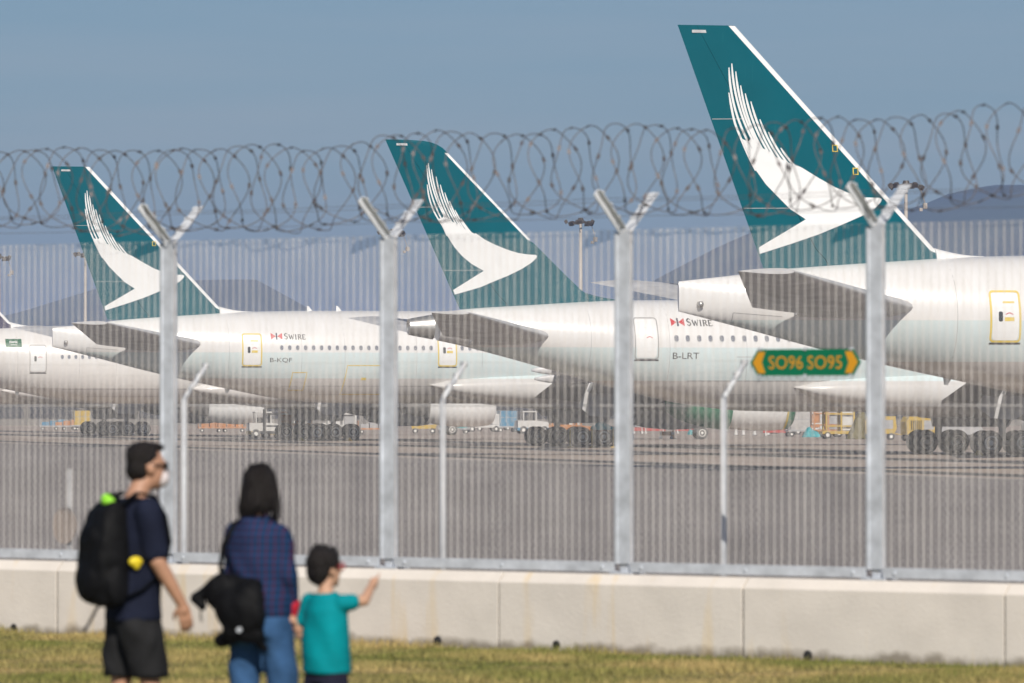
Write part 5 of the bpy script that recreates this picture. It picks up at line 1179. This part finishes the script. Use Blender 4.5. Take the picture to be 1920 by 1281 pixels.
mb = MB(); dW = (WR-EL).normalized(); mb.cap(EL.lerp(WR, 0.80), 0.052, WR+dW*0.012, 0.046); meld('cuff', mb, 0.008, M['red_cuff'], wo_, 3)
mb = MB()
loft(mb, [(0.015, -0.005, 0.76, 0.165, 0.135), (0.015, -0.005, 0.86, 0.175, 0.14), (0.01, 0, 0.98, 0.155, 0.125)])
for s, ky, fy_ in ((1, 0.05, 0.02), (-1, 0.0, -0.10)):
    loft(mb, [(0.02+s*0.10, fy_, 0.07, 0.085, 0.09), (0.02+s*0.10, (ky+fy_)/2, 0.28, 0.082, 0.088), (0.02+s*0.10, ky, 0.46, 0.082, 0.09), (0.02+s*0.092, ky*0.4, 0.66, 0.088, 0.105), (0.02+s*0.082, 0, 0.86, 0.09, 0.12)])
meld('jeans', mb, 0.012, M['denim'], wo_, 5, folds=0.010, seed=7)
mb = MB(); mb.sphere(T((0, -0.015, 0.038)), (0.084, 0.104, 0.098), 22, 14, hm)
for k in range(15):
    a = math.pi*(0.97+1.06*k/14); x, y = math.cos(a)*0.078, math.sin(a)*0.088-0.0
    p0 = T((x*0.9, y, 0.06)); p1 = T((x*1.08, y-0.004, -0.09)); p2 = T((x*1.12+rng.uniform(-.012, .012), y-0.005, -0.138+rng.uniform(-0.03, 0.03)))
    mb.cap(p0, 0.028, p1, 0.025, 8); mb.cap(p1, 0.024, p2, 0.010, 8)
meld('hair', mb, 0.008, M['hair'], wo_, 3, folds=0.006, fk=(110, 110, 18))
mb = MB()
for k in range(70):
    a = math.pi*(0.95+1.10*rng.random()); x, y = math.cos(a)*0.088, math.sin(a)*0.098; j = rng.uniform(-0.012, 0.012)
    mb.path([T((x*0.55, y*0.6-0.015, 0.128)), T((x*1.0, y*1.05-0.01, 0.075)), T((x*1.12+j, y*1.12, -0.03)), T((x*1.20+1.5*j, y*1.16, -0.10)), T((x*1.08+2.4*j, y*1.06, -0.158+rng.uniform(-0.04, 0.03)))], 0.0055, n=5)
mb.build('hair_strands', M['hair'], wo_, smooth=True)
shoe(wo_, 0.12, 0.05, 0, 0.92); shoe(wo_, -0.08, -0.07, 0, 0.92)
bag = thing('shoulder_bag', 'slouchy black shoulder bag and jacket hanging at the woman\'s left hip', 'bag', (WX, PD, LAWN_Z), R(-20.4))
mb = MB()
mb.sphere((-0.02, -0.20, 0.90), (0.155, 0.075, 0.125), 22, 14, Matrix.Rotation(R(24), 3, 'Y')); mb.sphere((0.03, -0.19, 0.96), (0.09, 0.065, 0.10), 18, 12)
mb.sphere((-0.13, -0.17, 0.99), (0.10, 0.06, 0.11), 18, 12, Matrix.Rotation(R(-28), 3, 'Y'))
mb.cap((-0.14, -0.15, 1.05), 0.05, (0.05, -0.15, 1.03), 0.045); mb.cap((-0.16, -0.14, 1.06), 0.035, (-0.285, -0.18, 0.965), 0.030); mb.cap((-0.285, -0.18, 0.965), 0.034, (-0.25, -0.18, 0.925), 0.024)
mb.cap((-0.07, -0.20, 0.80), 0.05, (0.06, -0.18, 0.78), 0.055); mb.cap((0.05, -0.17, 0.76), 0.03, (0.11, -0.15, 0.70), 0.018)
mb.cap((-0.17, -0.11, 0.74), 0.035, (-0.08, -0.15, 0.77), 0.04)
meld('bag', mb, 0.010, M['black_nylon'], bag, 4, folds=0.008)
mb = MB(); mb.path([(-0.15, -0.13, 1.04), (-0.165, -0.125, 1.14), (-0.155, -0.11, 1.25), (-0.115, -0.055, 1.365), (-0.10, 0.02, 1.385), (-0.10, 0.11, 1.30)], 0.014, n=8); mb.build('strap', M['black_nylon'], bag, smooth=True)
mb = MB(); mb.tube((0.005, -0.275, 0.805), (0.005, -0.262, 0.805), 0.014, n=12); mb.build('buckle', M['galv'], bag)
mb = MB(); mb.path([(-0.255, -0.18, 0.925), (-0.258, -0.18, 0.87), (-0.25, -0.18, 0.84)], 0.005, n=6); mb.build('cord', M['black_nylon'], bag)

# --- child pointing
KX = (612-960)/350.0
kid = thing('person', 'child in turquoise t-shirt pointing at the aeroplanes with an outstretched arm', 'person', (KX, PD-0.1, LAWN_Z), R(-36.9), 'family walking along the fence')
mb = MB(); T, hm = head(mb, (-0.02, 0.02, 1.125), 0.93, yaw=R(-14), pitch=R(2))
mb.cap((0, 0, 0.98), 0.042, (-0.01, 0.01, 1.06), 0.040)
loft(mb, [(0, 0, 0.56, 0.115, 0.085), (0, 0, 0.66, 0.115, 0.088), (0, 0, 0.78, 0.108, 0.082), (0, 0, 0.90, 0.112, 0.080), (0, 0, 0.965, 0.10, 0.065), (0, 0, 1.0, 0.05, 0.045)])
SR, EL, WR = Vector((0.115, 0.0, 0.945)), Vector((0.175, 0.11, 0.955)), Vector((0.115, 0.255, 1.035))
mb.cap(SR, 0.038, EL, 0.030); mb.cap(EL, 0.030, WR, 0.022)
# pointing hand: index out, the others folded
P = WR; d = (WR-EL).normalized(); mb.cap(P, 0.022, P+d*0.035, 0.026)
for q_ in (-0.012, 0.0, 0.012): mb.cap(P+d*0.045+Vector((q_, 0, -0.012)), 0.010, P+d*0.035+Vector((q_, 0.0, -0.032)), 0.009, 8)
mb.cap(P+d*0.045+Vector((0.016, 0, 0.008)), 0.009, P+d*0.105+Vector((0.016, 0, 0.012)), 0.0065, 8); mb.cap(P+d*0.015+Vector((-0.018, 0, 0)), 0.010, P+d*0.055+Vector((-0.022, 0, -0.006)), 0.008, 8)
SL, EL2, WL = Vector((-0.115, 0.0, 0.945)), Vector((-0.168, 0.0, 0.765)), Vector((-0.185, -0.05, 0.85))
mb.cap(SL, 0.038, EL2, 0.030); mb.cap(EL2, 0.030, WL, 0.022); hand(mb, WL, (-0.25, -0.1, 0.6), (-0.6, -0.3, 0.0), 1, 0.62, 0.7)
for s, ky, fy_ in ((1, 0.03, 0.0), (-1, 0.0, -0.06)):
    hip, kn, ank = Vector((s*0.06, 0, 0.57)), Vector((s*0.065, ky, 0.31)), Vector((s*0.065, fy_, 0.07))
    mb.cap(hip, 0.060, kn, 0.042); mb.cap(kn, 0.042, ank, 0.030); mb.cap(ank, 0.028, ank+Vector((0, 0.07, -0.04)), 0.022)
meld('body', mb, 0.0065, M['skin_kid'], kid, 3)
mb = MB(); loft(mb, [(0, 0, 0.565, 0.142, 0.115), (0, 0, 0.66, 0.138, 0.112), (0, 0, 0.78, 0.132, 0.106), (0, 0, 0.90, 0.132, 0.10), (0, 0, 0.965, 0.112, 0.08), (0, 0, 1.0, 0.065, 0.058)])
mb.cap(SR, 0.053, SR.lerp(EL, 0.42), 0.052); mb.cap(SL, 0.053, SL.lerp(EL2, 0.52), 0.050); meld('shirt', mb, 0.010, M['teal_tee'], kid, 5, folds=0.010, seed=10)
mb = MB(); loft(mb, [(0, 0, 0.52, 0.125, 0.10), (0, 0, 0.64, 0.12, 0.095)])
for s in (-1, 1): loft(mb, [(s*0.066, 0.01, 0.32, 0.068, 0.075), (s*0.064, 0.0, 0.45, 0.072, 0.085), (s*0.055, 0, 0.57, 0.068, 0.088)])
meld('shorts', mb, 0.010, M['navy_short'], kid, 4, folds=0.010, seed=12)
mb = MB(); mb.sphere(T((0, -0.02, 0.042)), (0.086, 0.100, 0.090), 22, 14, hm); mb.sphere(T((0, -0.055, -0.01)), (0.076, 0.06, 0.075), 18, 12, hm)
for k in range(40):
    a = rng.uniform(0, 6.28); e = rng.uniform(0.2, 1.4); p = T((0.078*math.cos(a)*math.cos(e), -0.02+0.092*math.sin(a)*math.cos(e), 0.042+0.088*math.sin(e))); mb.cap(p, 0.013, p+hm @ Vector((0.012*math.cos(a), 0.012*math.sin(a)-0.006, 0.016)), 0.004, 6)
meld('hair', mb, 0.007, M['hair'], kid, 1, folds=0.006, fk=(110, 110, 18))
mb = MB()
for s in (-1, 1):
    mb.path([T((s*0.034+0.024*math.cos(a), 0.096, 0.010+0.019*math.sin(a))) for a in np.linspace(0, 2*math.pi, 17)], 0.0035, n=6); mb.tube(T((s*0.058, 0.092, 0.014)), T((s*0.080, -0.01, 0.012)), 0.004, n=6)
mb.tube(T((-0.01, 0.100, 0.014)), T((0.01, 0.100, 0.014)), 0.004, n=6); mb.build('glasses', M['red_cuff'], kid, smooth=True)
shoe(kid, 0.065, 0.02, 0, 0.7); shoe(kid, -0.065, -0.04, 0, 0.7)
